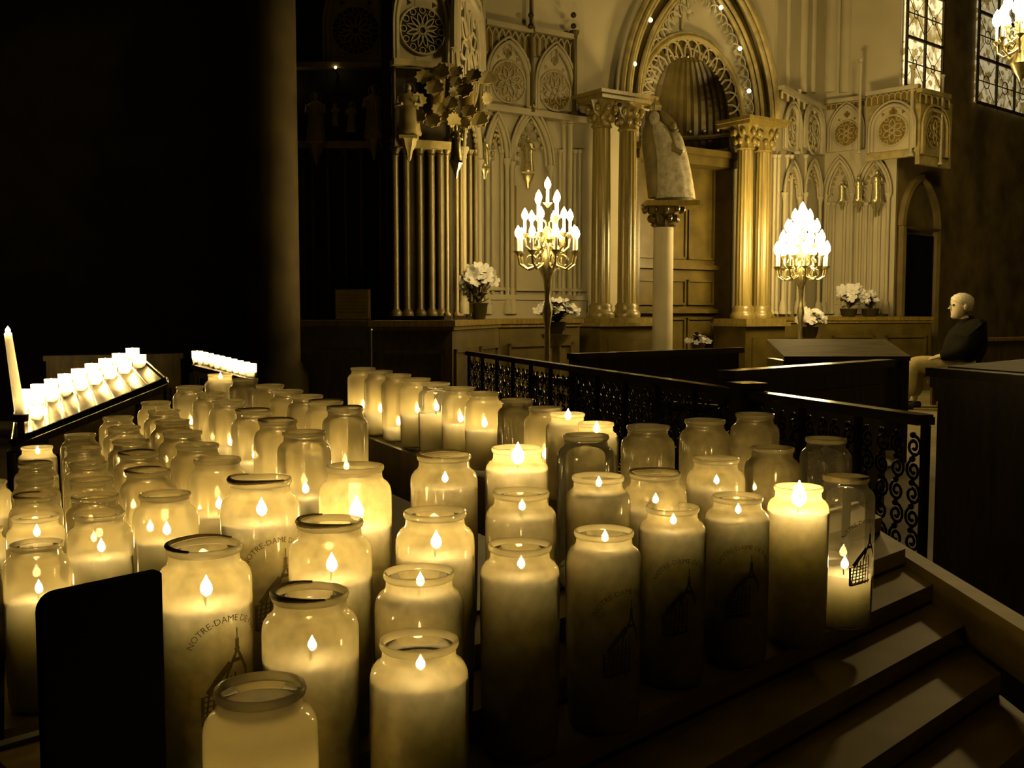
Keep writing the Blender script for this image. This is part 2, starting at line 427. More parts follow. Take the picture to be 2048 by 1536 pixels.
FROW = Wall((-.333, 2.29), (.155, 1.53))
far = [(726, 735, .045, 1), (760, 741, .045, 1), (796, 748, .028, 1), (834, 756, .065, 1), (872, 765, .08, 1), (920, 774, .07, 1), (968, 784, .072, 1),
       (1035, 798, .05, 0), (1090, 814, .05, 1), (1135, 826, .125, 1), (1192, 845, .120, 1)]
farlab = ['tall-looking candle jar at the far end of the back row, below the thin gilt rod', 'candle jar second from the back row\'s far end, dot of flame at its side',
          'candle jar with flame licking at its bottom, third from the back row\'s far end', 'hazy candle jar with two flame dots, fourth from the far end of the back row',
          'candle jar with clear neck and pointed flame, middle of the back row', 'candle jar with blurred flame, sixth along the back row from its far end',
          'candle jar with twin flames low inside, seventh along the back row from its far end', 'cloudy unlit candle jar, eighth along the back row from its far end',
          'narrow-looking pale jar half hidden, third from the near end of the back row', 'candle jar with teardrop flame at its rim, second from the back row\'s near end',
          'candle jar glowing white at its neck, at the back row\'s near end']
FARP = []
for (x, y, wx, lit), lab in zip(far, farlab):
    u, z = FROW.uz(x, y); p = FROW.pt(u, z); FARP.append(p)
    candle(p, lab, 'votive candles in the back row', wx, bool(lit), int(x == 872), .14)

# ------------------------------------------------------------------ stepped rack
rack = thing('candle_rack', (0.15, 1.0, 0), 'low stepped wooden rack carrying rows of tall candle jars', 'candle rack')
def tread_poly(s0, s1, a0=.36, xmax=.60):
    f = lambda s, a: ((a - s) / 2, (a + s) / 2)
    return [f(s0, a0), f(s0, 2 * xmax + s0), f(s1, 2 * xmax + s1), f(s1, a0)]
for k in range(-4, 4):
    z = E - tlev(k) - JH; s0 = TS0 + TDS * (k - .5); s1 = s0 + TDS
    if s1 < .36: continue
    mb = MB(); mb.prism(tread_poly(s0, s1), z - .022, z - .0004); mb.build('tread', M['rackwood'], rack)
    mb = MB(); mb.prism(tread_poly(s0, s0 + .012, .362, .598), z - .05, z - .022); mb.build('riser', M['darkwood'], rack)
zt = E - tlev(3) - JH; s1 = TS0 + TDS * 3.5
mb = MB(); mb.prism(tread_poly(s1, s1 + .015), .30, zt + .004); mb.build('back_board', M['darkwood'], rack)
mb = MB(); mb.box((.615, 1.25, E - .407), (.028, 1.25, .062)); mb.build('side_rail', M['rackwood'], rack)
for (x, y) in ((.58, 1.72), (.58, .75), (-.1, .55), (-.36, 1.0)):
    mb = MB(); mb.box((x, y, .24), (.05, .05, .48)); mb.build('leg', M['darkwood'], rack)

# ------------------------------------------------------------------ left rack: narrow shelves climbing to the right
lrack = thing('candle_rack', (-.5, 1.6, 0), 'long candle rack with narrow rising shelves, crowded with glowing jars', 'candle rack')
nv = Vector((.898, .439)); bv = Vector((-.439, .898))
for ci, (lev, pts) in enumerate(left_cols):
    P = [at_z(x, y, E - lev) for x, y in pts]
    ns = [p.x * nv.x + p.y * nv.y for p in P]; bs = [p.x * bv.x + p.y * bv.y for p in P]
    n0, n1, b0, b1 = min(ns) - .038, max(ns) + .038, min(bs) - .05, max(bs) + .05
    poly = [nv * n + bv * b for n, b in ((n0, b0), (n1, b0), (n1, b1), (n0, b1))]
    z = E - lev - JH
    mb = MB(); mb.prism(poly, z - .018, z - .0004); mb.build('shelf', M['rackwood'], lrack)
    poly = [nv * n + bv * b for n, b in ((n0 + .01, b0 + .02), (n1 - .01, b0 + .02), (n1 - .01, b0 + .05), (n0 + .01, b0 + .05))]
    mb = MB(); mb.prism(poly, 0, z - .018); mb.build('leg', M['darkwood'], lrack)
    poly = [nv * n + bv * b for n, b in ((n0 + .01, b1 - .05), (n1 - .01, b1 - .05), (n1 - .01, b1 - .02), (n0 + .01, b1 - .02))]
    mb = MB(); mb.prism(poly, 0, z - .018); mb.build('leg', M['darkwood'], lrack)

# ------------------------------------------------------------------ back shelf with the single row
bsh = thing('candle_shelf', (-.1, 1.9, 0), 'narrow sloping shelf on legs carrying the single back row of jars', 'shelf')
def fr(u, dz, o, zb):
    p = FROW.pt(u, zb + dz, o); return p
z0 = FARP[0].z - .14; z1 = FARP[-1].z - .14
us = [-.07, FROW.L + .05]
zz = [z0 + (z1 - z0) * ((u - FROW.uz(726, 735)[0]) / (FROW.uz(1192, 845)[0] - FROW.uz(726, 735)[0])) for u in us]
mb = MB(); mb.hexa([FROW.pt(us[0], zz[0] - .02, -.05), FROW.pt(us[1], zz[1] - .02, -.05), FROW.pt(us[1], zz[1] - .02, .042), FROW.pt(us[0], zz[0] - .02, .042),
                    FROW.pt(us[0], zz[0], -.05), FROW.pt(us[1], zz[1], -.05), FROW.pt(us[1], zz[1], .042), FROW.pt(us[0], zz[0], .042)])
mb.build('shelf_board', M['rackwood'], bsh)
mb = MB(); mb.hexa([FROW.pt(us[0], zz[0] - .09, .042), FROW.pt(us[1], zz[1] - .09, .042), FROW.pt(us[1], zz[1] - .09, .052), FROW.pt(us[0], zz[0] - .09, .052),
                    FROW.pt(us[0], zz[0] + .006, .042), FROW.pt(us[1], zz[1] + .006, .042), FROW.pt(us[1], zz[1] + .006, .052), FROW.pt(us[0], zz[0] + .006, .052)])
mb.build('front_lip', M['darkwood'], bsh)
for u in (0.0, FROW.L - .05):
    mb = MB(); p = FROW.pt(u, 0, 0); mb.box((p.x, p.y, .33), (.05, .05, .66)); mb.build('leg', M['darkwood'], bsh)

# ------------------------------------------------------------------ black notice panel at the lower left, seen from behind
zp = E - .178
pa = at_z(75, 1190, zp); pb = at_z(317, 1139, zp)
PW = Wall((pa.x, pa.y), (pb.x, pb.y))
np_ = thing('notice_panel', ((pa.x + pb.x) / 2, (pa.y + pb.y) / 2, 0), 'plain black panel with rounded top corner, standing before the left candle jars', 'panel')
mb = MB(); L = PW.L; r = .012; zb = zp - .30
prof = [(L, zb), (L, zp - .002), (L - .002, zp)] + [(r - r * math.sin(a), zp - r + r * math.cos(a)) for a in [PI / 2 * k / 6 for k in range(7)]] + [(0, zb)]
fr_ = [PW.pt(u, z, .004) for u, z in prof]; bk = [PW.pt(u, z, -.004) for u, z in prof]
mb.loft([bk, fr_]); mb.build('plate', M['black'], np_)
for u in (.02, L - .02):
    mb = MB(); p = PW.pt(u, 0, 0); mb.tube([(p.x, p.y, 0), (p.x, p.y, zb + .02)], .008, 8); mb.build('leg', M['black'], np_)

# ------------------------------------------------------------------ tealight stands (far left)
def tray(A, B, Cc, D, rows, cols, label, glab, skip=(), name='tealight_stand', fs=1.0, lift=0.0):
    """A,B back-left/back-right, D,Cc front-left/front-right corners of the sloping tray"""
    t = thing(name, ((A.x + Cc.x) / 2, (A.y + Cc.y) / 2, 0), label, 'candle stand')
    def q(u, v): return A.lerp(B, u).lerp(D.lerp(Cc, u), v)
    mb = MB(); dn = Vector((0, 0, -.02))
    mb.hexa([A + dn, B + dn, Cc + dn, D + dn, A, B, Cc, D]); mb.build('tray', M['steel'], t)
    for nm, P, Q, r in (('front_rail', D, Cc, .009), ('back_rail', A, B, .006)):
        mb = MB(); mb.tube([P + Vector((0, 0, .012)), Q + Vector((0, 0, .012))], r, 8); mb.build(nm, M['iron'] if nm == 'front_rail' else M['steel'], t)
    for c in range(cols + 1):
        mb = MB(); u = c / cols; mb.tube([q(u, 0) + Vector((0, 0, .012)), q(u, 1) + Vector((0, 0, .012))], .0025, 5); mb.build('divider', M['steel'], t)
    for P in (A, B, Cc, D):
        mb = MB(); mb.tube([(P.x, P.y, 0), (P.x, P.y, P.z - .01)], .012, 8); mb.build('leg', M['iron'], t)
    return q
def cup_mesh():
    mb = MB(); mb.lathe([(.015, 0), (.0175, .004), (.019, .03), (.0195, .04), (.018, .04), (.0175, .03)], n=14, cap1=False); return mb.mesh('cup', smooth=True)
def twax_mesh():
    mb = MB(); mb.lathe([(.014, .002), (.0165, .016), (.006, .015)], n=12); return mb.mesh('wax', smooth=True)
ME['cup'] = cup_mesh(); ME['twax'] = twax_mesh(); ME['tflame'] = flame_mesh(1.0)
M['cup'] = glassy('tealight_cup', .7, (.98, .88, .6), gloss=.4)
M['tflame'] = emission('tealight_flame', FL, 200.0)
def tealight(p, label, group, s=1.0):
    t = thing('tealight', p, label, 'tealight', group)
    for nm, k, m in (('cup', 'cup', M['cup']), ('wax', 'twax', M['wax'])):
        o = child(nm, ME[k], m, t); o.scale = (s, s, s)
    o = child('flame', ME['tflame'], M['tflame'], t, (0, 0, .015 * s)); o.scale = (1.7 * s, 1.7 * s, 1.45 * s)
tA = at_Y(36, 806, 3.05); tB = at_Y(276, 716, 3.05); tC = at_Y(335, 768, 2.78); tD = at_Y(22, 895, 2.78)
q = tray(tA, tB, tC, tD, 3, 9, 'sloping steel tealight stand with compartments and a dark front rail', '')
rown = ['back', 'middle', 'front']
G1 = 'tealights on the sloping stand'
for c in range(9):
    for r_ in range(2):
        p = q((c + .5) / 9, .06 + .26 * r_)
        tealight(p + Vector((0, 0, .001)), 'white glowing tealight in the sloping stand\'s %s row, %s from its low end' % (rown[r_], ['first', 'second', 'third', 'fourth', 'fifth', 'sixth', 'seventh', 'eighth', 'ninth'][c]), G1)
for c in (0, 1):
    p = q((c + .5) / 9, .62); tealight(p + Vector((0, 0, .001)), 'glowing tealight by the front rail at the stand\'s low end, %s one' % ['outer', 'inner'][c], G1)
uA = at_Y(392, 716, 3.6); uB = at_Y(508, 748, 3.1); uC = at_Y(508, 772, 3.0); uD = at_Y(386, 740, 3.5)
q2 = tray(uA, uB, uC, uD, 1, 10, 'second tealight stand seen edge-on behind the jars', '')
for c in range(10):
    p = q2((c + .5) / 10, .35)
    tealight(p + Vector((0, 0, .001)), 'white glowing tealight on the second stand, %s from its far end' % ['first', 'second', 'third', 'fourth', 'fifth', 'sixth', 'seventh', 'eighth', 'ninth', 'tenth'][c], 'tealights on the second stand', 1.0)
# low shield panel behind the sloping stand
sa = at_Y(92, 722, 3.9); sb = at_Y(360, 706, 4.1)
SW = Wall((sa.x, sa.y), (sb.x, sb.y))
sh = thing('wind_shield', ((sa.x + sb.x) / 2, (sa.y + sb.y) / 2, 0), 'low bronze-coloured shield panel behind the sloping tealight stand', 'panel')
mb = MB(); SW.box(mb, 0, SW.L, .45, sa.z, -.01, .01); mb.build('plate', M['midwood'], sh)
mb = MB(); SW.box(mb, -.01, SW.L + .01, sa.z, sa.z + .02, -.018, .018); mb.build('top_rail', M['midwood'], sh)
for u in (.03, SW.L - .03):
    mb = MB(); p = SW.pt(u, 0, 0); mb.box((p.x, p.y, .225), (.03, .03, .45)); mb.build('leg', M['iron'], sh)
# tall leaning taper at the left edge
pt_ = at_Y(16, 668, 2.95); pb_ = at_Y(36, 800, 2.85)
tp = thing('taper_candle', pb_, 'tall thin leaning taper candle burning at the left edge', 'candle')
d = (pt_ - pb_)
mb = MB(); mb.tube([pb_ - d * .25, pb_, pb_.lerp(pt_, .5), pt_], [.014, .0135, .012, .0105], 14); mb.build('wax', M['wax'], tp, True)
mb = MB(); mb.tube([pt_, pt_ + Vector((0, 0, .008))], .0012, 5); mb.build('wick', M['wick'], tp)
f = child('flame', ME['flame'], M['flame'], tp, tuple(pt_ - pb_ + Vector((0, 0, .003)))); f.scale = (1.5, 1.5, 1.1)
hb = pb_ - d * .25
st = thing('taper_stand', (hb.x, hb.y, 0), 'slim iron floor stand under the leaning taper candle', 'candle stand')
mb = MB(); mb.tube([(hb.x, hb.y, 0), (hb.x, hb.y, hb.z - .01)], .01, 8); mb.build('pole', M['iron'], st)
mb = MB(); mb.lathe([(.02, 0), (.022, .02), (.018, .02)], (hb.x, hb.y, hb.z - .012), 12); mb.build('socket', M['iron'], st)
mb = MB(); mb.lathe([(.12, 0), (.11, .012), (.02, .025)], (hb.x, hb.y, 0), 16); mb.build('foot', M['iron'], st)
# ================================================================== the chapel: floor, walls, altar screen
HW = 7.0
def XY(x, Y): return ((x - 1024.0) / FPX * Y / (math.cos(PITCH)) , Y)
WA0, WA1 = XY(560, 9.2), XY(800, 9.2)
W0, W1, W2, W3, W4 = WA0, XY(785, 8.4), XY(903, 8.6), XY(962, 10.0), XY(1165, 10.75)
W6, W7, W8, W10 = XY(1548, 12.45), XY(1640, 13.9), XY(1782, 13.3), XY(2230, 18.5)
WA, WB, WC, WD = Wall(WA0, WA1), Wall(W1, W2), Wall(W2, W3), Wall(W3, W4)
FA, WE, WF, WG = Wall(W4, W6), Wall(W6, W7), Wall(W7, W8), Wall(W8, W10)
def S(name, mb, mat, smooth=False): return struct(mb.build(name, mat, None, smooth))
mb = MB(); mb.box((0, 8, -.05), (26, 26, .1)); S('floor', mb, M['floor'])
mb = MB(); mb.box((0, 8, HW + .1), (26, 26, .2)); S('ceiling', mb, M['darkstone'])
mb = MB(); WD.box(mb, -.05, WD.L + .1, 0, HW, -.25, 0); WE.box(mb, -.1, WE.L, 0, HW, -.25, 0); WF.box(mb, 0, WF.L, 0, HW, -.25, 0)
S('wall_back', mb, M['plaster'])
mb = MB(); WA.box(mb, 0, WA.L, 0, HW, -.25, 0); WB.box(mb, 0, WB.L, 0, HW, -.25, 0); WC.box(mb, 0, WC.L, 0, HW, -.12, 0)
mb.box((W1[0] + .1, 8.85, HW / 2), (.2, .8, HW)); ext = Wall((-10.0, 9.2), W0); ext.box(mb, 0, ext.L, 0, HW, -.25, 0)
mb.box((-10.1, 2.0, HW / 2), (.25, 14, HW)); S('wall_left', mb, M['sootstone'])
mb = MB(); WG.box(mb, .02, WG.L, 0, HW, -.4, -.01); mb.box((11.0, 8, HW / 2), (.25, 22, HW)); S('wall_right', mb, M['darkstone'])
mb = MB(); mb.box((0, -4.4, HW / 2), (22, .25, HW)); S('wall_rear', mb, M['darkstone'])
pp = at_Y(545, 500, 7.9)
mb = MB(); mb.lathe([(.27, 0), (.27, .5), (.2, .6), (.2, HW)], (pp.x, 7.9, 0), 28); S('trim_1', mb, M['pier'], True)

# ------------------------------------------------------------------ vocabulary of the carved screen
def arch_pts(u0, u1, z0, za, o, n=10):
    a = (u1 - u0) / 2; h = za - z0; R = (a * a + h * h) / (2 * a); th = math.atan2(h, R - a) if R > a else PI / 2
    th = math.asin(min(1, h / R)); L_ = [(u0 + R - R * math.cos(th * k / n), z0 + R * math.sin(th * k / n), o) for k in range(n + 1)]
    return L_ + [(u0 + u1 - p[0], p[1], o) for p in L_[-2::-1]]
def ring_pts(uc, zc, r, o, n=28, k=1.0): return [(uc + r * math.cos(2 * PI * i / n), zc + k * r * math.sin(2 * PI * i / n), o) for i in range(n)]
def petal(uc, zc, a, r0, r1, w, o, n=7):
    out = []
    for sgn in (1, -1):
        seg = []
        for i in range(n + 1):
            t = i / n; r = r0 + (r1 - r0) * t; d = sgn * w * math.sin(PI * t)
            seg.append((uc + r * math.cos(a) - d * math.sin(a), zc + r * math.sin(a) + d * math.cos(a), o))
        out.append(seg)
    return out[0] + out[1][-2:0:-1]
def disc(w, mb, uc, zc, r, o0, o1, n=24, k=1.0):
    A = [w.pt(*p) for p in ring_pts(uc, zc, r, o0, n, k)]; B = [w.pt(*p) for p in ring_pts(uc, zc, r, o1, n, k)]
    mb.loft([A, B])
def plate(w, mb, pts, o0, o1):
    mb.loft([[w.pt(u, z, o0) for u, z in pts], [w.pt(u, z, o1) for u, z in pts]])
def rose_panel(w, x0, x1, ya, yb, yc, label, petals=8, o=.03, dark='midwood', light='stone', name='tracery_panel', rk=.44):
    """pointed panel with a carved rose; x0..x1 jambs, ya apex, yb base, yc rose centre (photo points on the wall)"""
    u0, u1 = w.u(x0, o), w.u(x1, o); xm = (x0 + x1) / 2; um = (u0 + u1) / 2
    za, zb, zc = w.uz(xm, ya, o)[1], w.uz(xm, yb, o)[1], w.uz(xm, yc, o)[1]
    wd = u1 - u0; rr = wd * rk; zs = min(zc + rr * .2, za - wd * .3)
    t = thing(name, w.pt(um, zb, o), label, 'carved panel')
    ap = arch_pts(u0, u1, zs, za, 0)
    mb = MB(); plate(w, mb, [(u0, zb)] + [(p[0], p[1]) for p in ap] + [(u1, zb)], o - .02, o); mb.build('ground', M[light], t)
    mb = MB(); disc(w, mb, um, zc, rr, o + .002, o + .010, 28); mb.build('rose_field', M[dark], t)
    mb = MB()
    w.tube(mb, ring_pts(um, zc, rr, o + .014), wd * .022, 5, True); w.tube(mb, ring_pts(um, zc, rr * .16, o + .018, 12), wd * .016, 5, True)
    for k in range(petals):
        a = 2 * PI * (k + .5) / petals
        w.tube(mb, petal(um, zc, a, rr * .17, rr * .74, rr * .14 * 8 / petals, o + .018), wd * .013, 5, True)
        b = a + PI / petals; w.tube(mb, ring_pts(um + rr * .84 * math.cos(b), zc + rr * .84 * math.sin(b), rr * .13, o + .016, 10), wd * .011, 4, True)
    mb.build('rose_tracery', M[light], t)
    mb = MB(); zq = (za + zc + rr) / 2 - wd * .04
    for k in range(4): disc(w, mb, um + .055 * wd * math.cos(k * PI / 2), zq + .055 * wd * math.sin(k * PI / 2), wd * .05, o + .001, o + .006, 10)
    mb.build('quatrefoil', M[dark], t)
    for sg in (-1, 1):
        mb = MB(); disc(w, mb, um + sg * wd * .25, zc + rr * 1.13, wd * .055, o + .001, o + .005, 3); mb.build('spandrel_hole', M[dark], t)
    mb = MB(); w.tube(mb, [(u0, zb, o + .02)] + [(p[0], p[1], o + .02) for p in ap] + [(u1, zb, o + .02)], wd * .045, 6)
    e = wd * .075
    ap2 = arch_pts(u0 - e, u1 + e, zs, za + e * 1.3, o + .03); w.tube(mb, [(u0 - e, zb, o + .03)] + ap2 + [(u1 + e, zb, o + .03)], wd * .03, 6)
    mb.build('arch_moulding', M[light], t)
    return t
def shaft(w, mb, x, y0, y1, rpx, o=.03, cap=True):
    """slender engaged column between photo heights y0 (top) and y1 (foot)"""
    u, zt = w.uz(x, y0, o); zb = w.uz(x, y1, o)[1]; p = w.pt(u, 0, o)
    r = rpx * p.y / FPX
    prof = [(r, zb), (r, zt)]
    if cap: prof = [(r * 1.9, zb), (r * 1.9, zb + r), (r * 1.4, zb + r * 1.6), (r, zb + r * 2.2), (r, zt - r * 3), (r * 1.3, zt - r * 2.6), (r * 1.1, zt - r * 2.2), (r * 1.9, zt - r * .6), (r * 2, zt)]
    mb.lathe(prof, (p.x, p.y, 0), 12)
def saint(p, h, label, mat='gold', corbel=True, lean=0.0, attr=0, face=None, group='saint figures on the screen', wide=1.0):
    t = thing('saint_statue', p, label, 'statue', group)
    mb = MB(); rings = []
    prof = [(0, .16, .13), (.04, .17, .14), (.12, .155, .125), (.3, .135, .11), (.5, .125, .10), (.64, .145, .10), (.75, .155, .09), (.80, .12, .075), (.83, .05, .05), (.855, .045, .045)]
    for (z, rx, ry) in prof:
        rx *= wide if z < .78 else 1
        rings.append([Vector((p.x + lean * z * h + rx * h * math.cos(a) * (1 + .06 * math.cos(7 * a) * (z < .55)), p.y + ry * h * math.sin(a), p.z + z * h)) for a in [2 * PI * i / 20 for i in range(20)]])
    mb.loft(rings)
    hd = Vector((p.x + lean * .92 * h, p.y - .01 * h, p.z + .92 * h)); mb.ball(hd, .062 * h, 10, 8, (.9, 1, 1.25))
    mb.ball(hd + Vector((0, -.06 * h, -.01 * h)), .014 * h, 5, 4)
    for sg in (-1, 1):
        s0 = Vector((p.x + lean * .74 * h + sg * .14 * h * wide, p.y, p.z + .75 * h))
        mb.tube([s0, s0 + Vector((sg * .03 * h, -.05 * h, -.16 * h)), s0 + Vector((-sg * .08 * h, -.13 * h, -.15 * h + .05 * h * attr))], [.045 * h, .042 * h, .03 * h], 8)
    mb.build('figure', M[mat], t, True)
    mb = MB(); a_ = hd + Vector((0, .06 * h, 0)); mb.tube([a_ + Vector((.11 * h * math.cos(2 * PI * i / 18), 0, .11 * h * math.sin(2 * PI * i / 18))) for i in range(18)], .008 * h, 5, True)
    mb.build('halo', M['gold'], t)
    mb = MB(); mb.box((p.x, p.y, p.z - .03 * h), (.36 * h, .3 * h, .06 * h)); mb.build('plinth', M[mat], t)
    if attr:
        mb = MB(); q_ = Vector((p.x + .1 * h, p.y - .13 * h, p.z)); mb.tube([q_, q_ + Vector((-.06 * h, 0, .72 * h))], .012 * h, 5); mb.build('staff', M['gold'], t)
    if corbel:
        mb = MB(); mb.lathe([(.02 * h, -.48 * h), (.05 * h, -.42 * h), (.07 * h, -.3 * h), (.13 * h, -.2 * h), (.15 * h, -.1 * h), (.19 * h, -.06 * h)], p, 12, flute=.25, nf=6); mb.build('corbel', M[mat], t, True)
    return t
def leaf_mesh(mb, c, r, tilt, az, n=9):
    """lobed acanthus leaf, cupped"""
    R = Matrix.Rotation(az, 3, 'Z') @ Matrix.Rotation(tilt, 3, 'X'); pts = []; c = Vector(c)
    for i in range(2 * n):
        a = 2 * PI * i / (2 * n); rr = r * (1.0 if i % 2 else .78)
        pts.append(c + R @ Vector((rr * math.cos(a), rr * .8 * math.sin(a), .25 * rr * abs(math.cos(a)))))
    top = [p + R @ Vector((0, 0, r * .14)) for p in pts]
    mb.loft([pts, top])

# ------------------------------------------------------------------ left bays (dark)
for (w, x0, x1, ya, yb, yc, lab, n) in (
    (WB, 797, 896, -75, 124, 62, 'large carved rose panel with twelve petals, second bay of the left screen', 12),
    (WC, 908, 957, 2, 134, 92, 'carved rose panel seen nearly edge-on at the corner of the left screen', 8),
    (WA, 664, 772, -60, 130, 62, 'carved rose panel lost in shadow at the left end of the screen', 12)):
    rose_panel(w, x0, x1, ya, yb, yc, lab, n, dark='iron', light='stone' if w is not WA else 'gilt')  # two inner bays take paler stone to brighten them in place of light
n_ = 2
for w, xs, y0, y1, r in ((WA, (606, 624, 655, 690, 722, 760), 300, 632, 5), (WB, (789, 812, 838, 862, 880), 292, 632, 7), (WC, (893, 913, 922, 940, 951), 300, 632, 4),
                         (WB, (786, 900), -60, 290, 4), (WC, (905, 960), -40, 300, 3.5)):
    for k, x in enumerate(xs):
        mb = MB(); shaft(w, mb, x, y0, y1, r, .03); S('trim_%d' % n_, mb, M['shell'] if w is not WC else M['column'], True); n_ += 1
mb = MB(); u0, z0 = WA.uz(600, 300); WA.box(mb, 0, WA.L, z0, z0 + .06, 0, .12); WB.box(mb, 0, WB.L, WB.uz(840, 300)[1], WB.uz(840, 285)[1], 0, .13)
WB.box(mb, 0, WB.L, WB.uz(840, 140)[1], WB.uz(840, 128)[1], 0, .12); WA.box(mb, 0, WA.L, WA.uz(700, 140)[1], WA.uz(700, 130)[1], 0, .12)
S('trim_%d' % n_, mb, M['gilt']); n_ += 1
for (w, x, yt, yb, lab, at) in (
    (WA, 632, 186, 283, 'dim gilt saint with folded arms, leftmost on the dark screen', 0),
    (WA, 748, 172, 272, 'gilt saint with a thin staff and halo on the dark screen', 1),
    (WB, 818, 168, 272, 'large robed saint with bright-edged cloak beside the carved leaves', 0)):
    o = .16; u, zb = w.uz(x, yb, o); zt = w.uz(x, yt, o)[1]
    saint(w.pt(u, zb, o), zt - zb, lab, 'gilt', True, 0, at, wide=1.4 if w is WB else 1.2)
for (x, yt, yb, lab) in ((671, 208, 250, 'tiny shadowed figure between the two dim gilt saints, left one'), (703, 205, 262, 'tiny shadowed figure between the two dim gilt saints, right one')):
    u, zb = WA.uz(x, yb, .08); zt = WA.uz(x, yt, .08)[1]; saint(WA.pt(u, zb, .08), zt - zb, lab, 'gilt', False)
for (x, y, lab) in ((671, 135, 'small point of light over the dark screen\'s tiny figures'), (567, 171, 'faint small light at the far left of the dark screen')):
    u, z = (WA if x > 600 else ext).uz(x, y, .12); w = WA if x > 600 else ext
    t = thing('wall_light', w.pt(u, z, .12), lab, 'light')
    mb = MB(); mb.ball(w.pt(u, z, .12), .012, 8, 6); mb.build('bulb', M['smallbulb'], t)
    mb = MB(); mb.tube([w.pt(u, z - .03, 0), w.pt(u, z - .03, .10), w.pt(u, z - .012, .12)], .006, 6); mb.build('bracket', M['iron'], t)
# carved leaf clusters
for (w, x, y, rpx, lab, sd) in ((WB, 872, 185, 62, 'cluster of large carved gilt leaves curling out beside the big robed saint', 1), (WC, 935, 195, 58, 'cluster of carved gilt leaves with bright scalloped tips at the screen corner', 2)):
    rnd = random.Random(sd); o = .14 if w is WB else .2
    u, z = w.uz(x, y, o); c = w.pt(u, z, o); s = rpx * c.y / FPX
    t = thing('leaf_carving', w.pt(u, z - s, .05), lab, 'carving')
    mb = MB()
    for (dx, dz) in ((0, .1), (-.55, -.3), (.1, -.55), (.6, -.1), (.25, .6), (-.35, .45), (.65, .55), (-.05, -.95), (.45, -.8), (-.5, -.85)):
        cc = c + Vector((dx * s, -.05 - .08 * rnd.random(), dz * s)); leaf_mesh(mb, cc, s * rnd.uniform(.24, .36), rnd.uniform(1.15, 1.9), rnd.uniform(-.6, .9))
    mb.build('leaves', M['gilt'], t)
    mb = MB(); mb.lathe([(s * .1, -s * 1.0), (s * .22, -s * .4), (s * .3, s * .5), (s * .2, s * .7)], c + Vector((0, .06, 0)), 10); mb.build('core', M['midwood'], t, True)

# ------------------------------------------------------------------ left wing next to the arch (lit)
rose_panel(WD, 978, 1053, 84, 220, 164, 'pale carved rose panel, left of the two beside the big arch', 8)
rose_panel(WD, 1073, 1142, 94, 228, 182, 'pale carved rose panel, right one of the two beside the big arch', 8)
def frieze(w, x0, x1, yt, yb, n, label, o=.05, mat='stone'):
    u0, u1 = w.u(x0, o), w.u(x1, o); xm = (x0 + x1) / 2; zt, zb = w.uz(xm, yt, o)[1], w.uz(xm, yb, o)[1]
    t = thing('arcade_frieze', w.pt((u0 + u1) / 2, zb, o), label, 'frieze')
    mb = MB(); w.box(mb, u0, u1, zt, zt + .05, .002, o + .03); mb.build('cornice', M[mat], t)
    mb = MB(); w.box(mb, u0, u1, zb, zt, o - .03, o - .022); mb.build('ground', M['midwood'], t)
    mb = MB(); du = (u1 - u0) / n
    for k in range(n):
        a = arch_pts(u0 + du * k, u0 + du * (k + 1), zb + (zt - zb) * .55, zt - .01, o)
        w.tube(mb, [(u0 + du * k, zb, o)] + a + [(u0 + du * (k + 1), zb, o)], du * .09, 5)
    mb.build('little_arches', M[mat], t)
frieze(WD, 972, 1062, 58, 108, 7, 'frieze of tiny pointed arches over the left pale rose panel')
frieze(WD, 1066, 1150, 72, 118, 7, 'frieze of tiny pointed arches over the right pale rose panel')
for x, y0, y1, r in ((966, -60, 225, 5), (1063, -60, 225, 4), (1149, 62, 232, 5)):
    mb = MB(); shaft(WD, mb, x, y0, y1, r, .06); S('trim_%d' % n_, mb, M['stone'] if x == 966 else M['shell'], True); n_ += 1
mb = MB()
for x in (1062, 1147):
    for y in (30, 52): 
        u, z = WD.uz(x, y, .1); mb.ball(WD.pt(u, z, .1), .03, 6, 4)
S('trim_%d' % n_, mb, M['iron']); n_ += 1
mb = MB(); WD.box(mb, 0, WD.L, WD.uz(1060, 228)[1] - .03, WD.uz(1060, 228)[1] + .03, 0, .09); S('trim_%d' % n_, mb, M['stone']); n_ += 1
def blind_arch(w, x0, x1, ya, ys, yf, label, o=.03, mat='plaster', r=.022):
    u0, u1 = w.u(x0, o), w.u(x1, o); xm = (x0 + x1) / 2; za, zs, zf = w.uz(xm, ya, o)[1], w.uz(xm, ys, o)[1], w.uz(xm, yf, o)[1]
    t = thing('blind_arch', w.pt((u0 + u1) / 2, zf, o), label, 'arch')
    mb = MB(); w.tube(mb, arch_pts(u0, u1, zs, za, o + .02), r, 7); e = r * 1.7
    w.tube(mb, arch_pts(u0 + e, u1 - e, zs, za - e * 1.5, o), r * .7, 6); w.tube(mb, arch_pts(u0 - e, u1 + e, zs, za + e * 1.5, o + .035), r * .6, 6)
    mb.build('moulding', M[mat], t)
    for u in (u0, u1):
        mb = MB(); p = w.pt(u, 0, o + .02)
        mb.lathe([(r * 2.1, zf), (r * 2.1, zf + .10), (r * 1.7, zf + .11), (r * 1.8, zf + .14), (r, zf + .17), (r, zs - .09), (r * 1.3, zs - .08), (r * 1.1, zs - .06), (r * 2.1, zs - .01), (r * 2.1, zs + .01)], (p.x, p.y, 0), 12)
        mb.build('colonnette', M[mat], t, True)
    mb = MB()
    for k in range(9):
        P = arch_pts(u0 + e * 2, u1 - e * 2, zs, za - e * 3, o + .01, 5)
        if k < len(P): mb.ball(w.pt(*P[k]), r * 1.0, 6, 4)
    mb.build('carved_leaves', M['gilt'], t)
    return t
blind_arch(WD, 927, 1005, 232, 322, 628, 'blind pointed arch on slim colonnettes, left of the candelabrum') if False else None
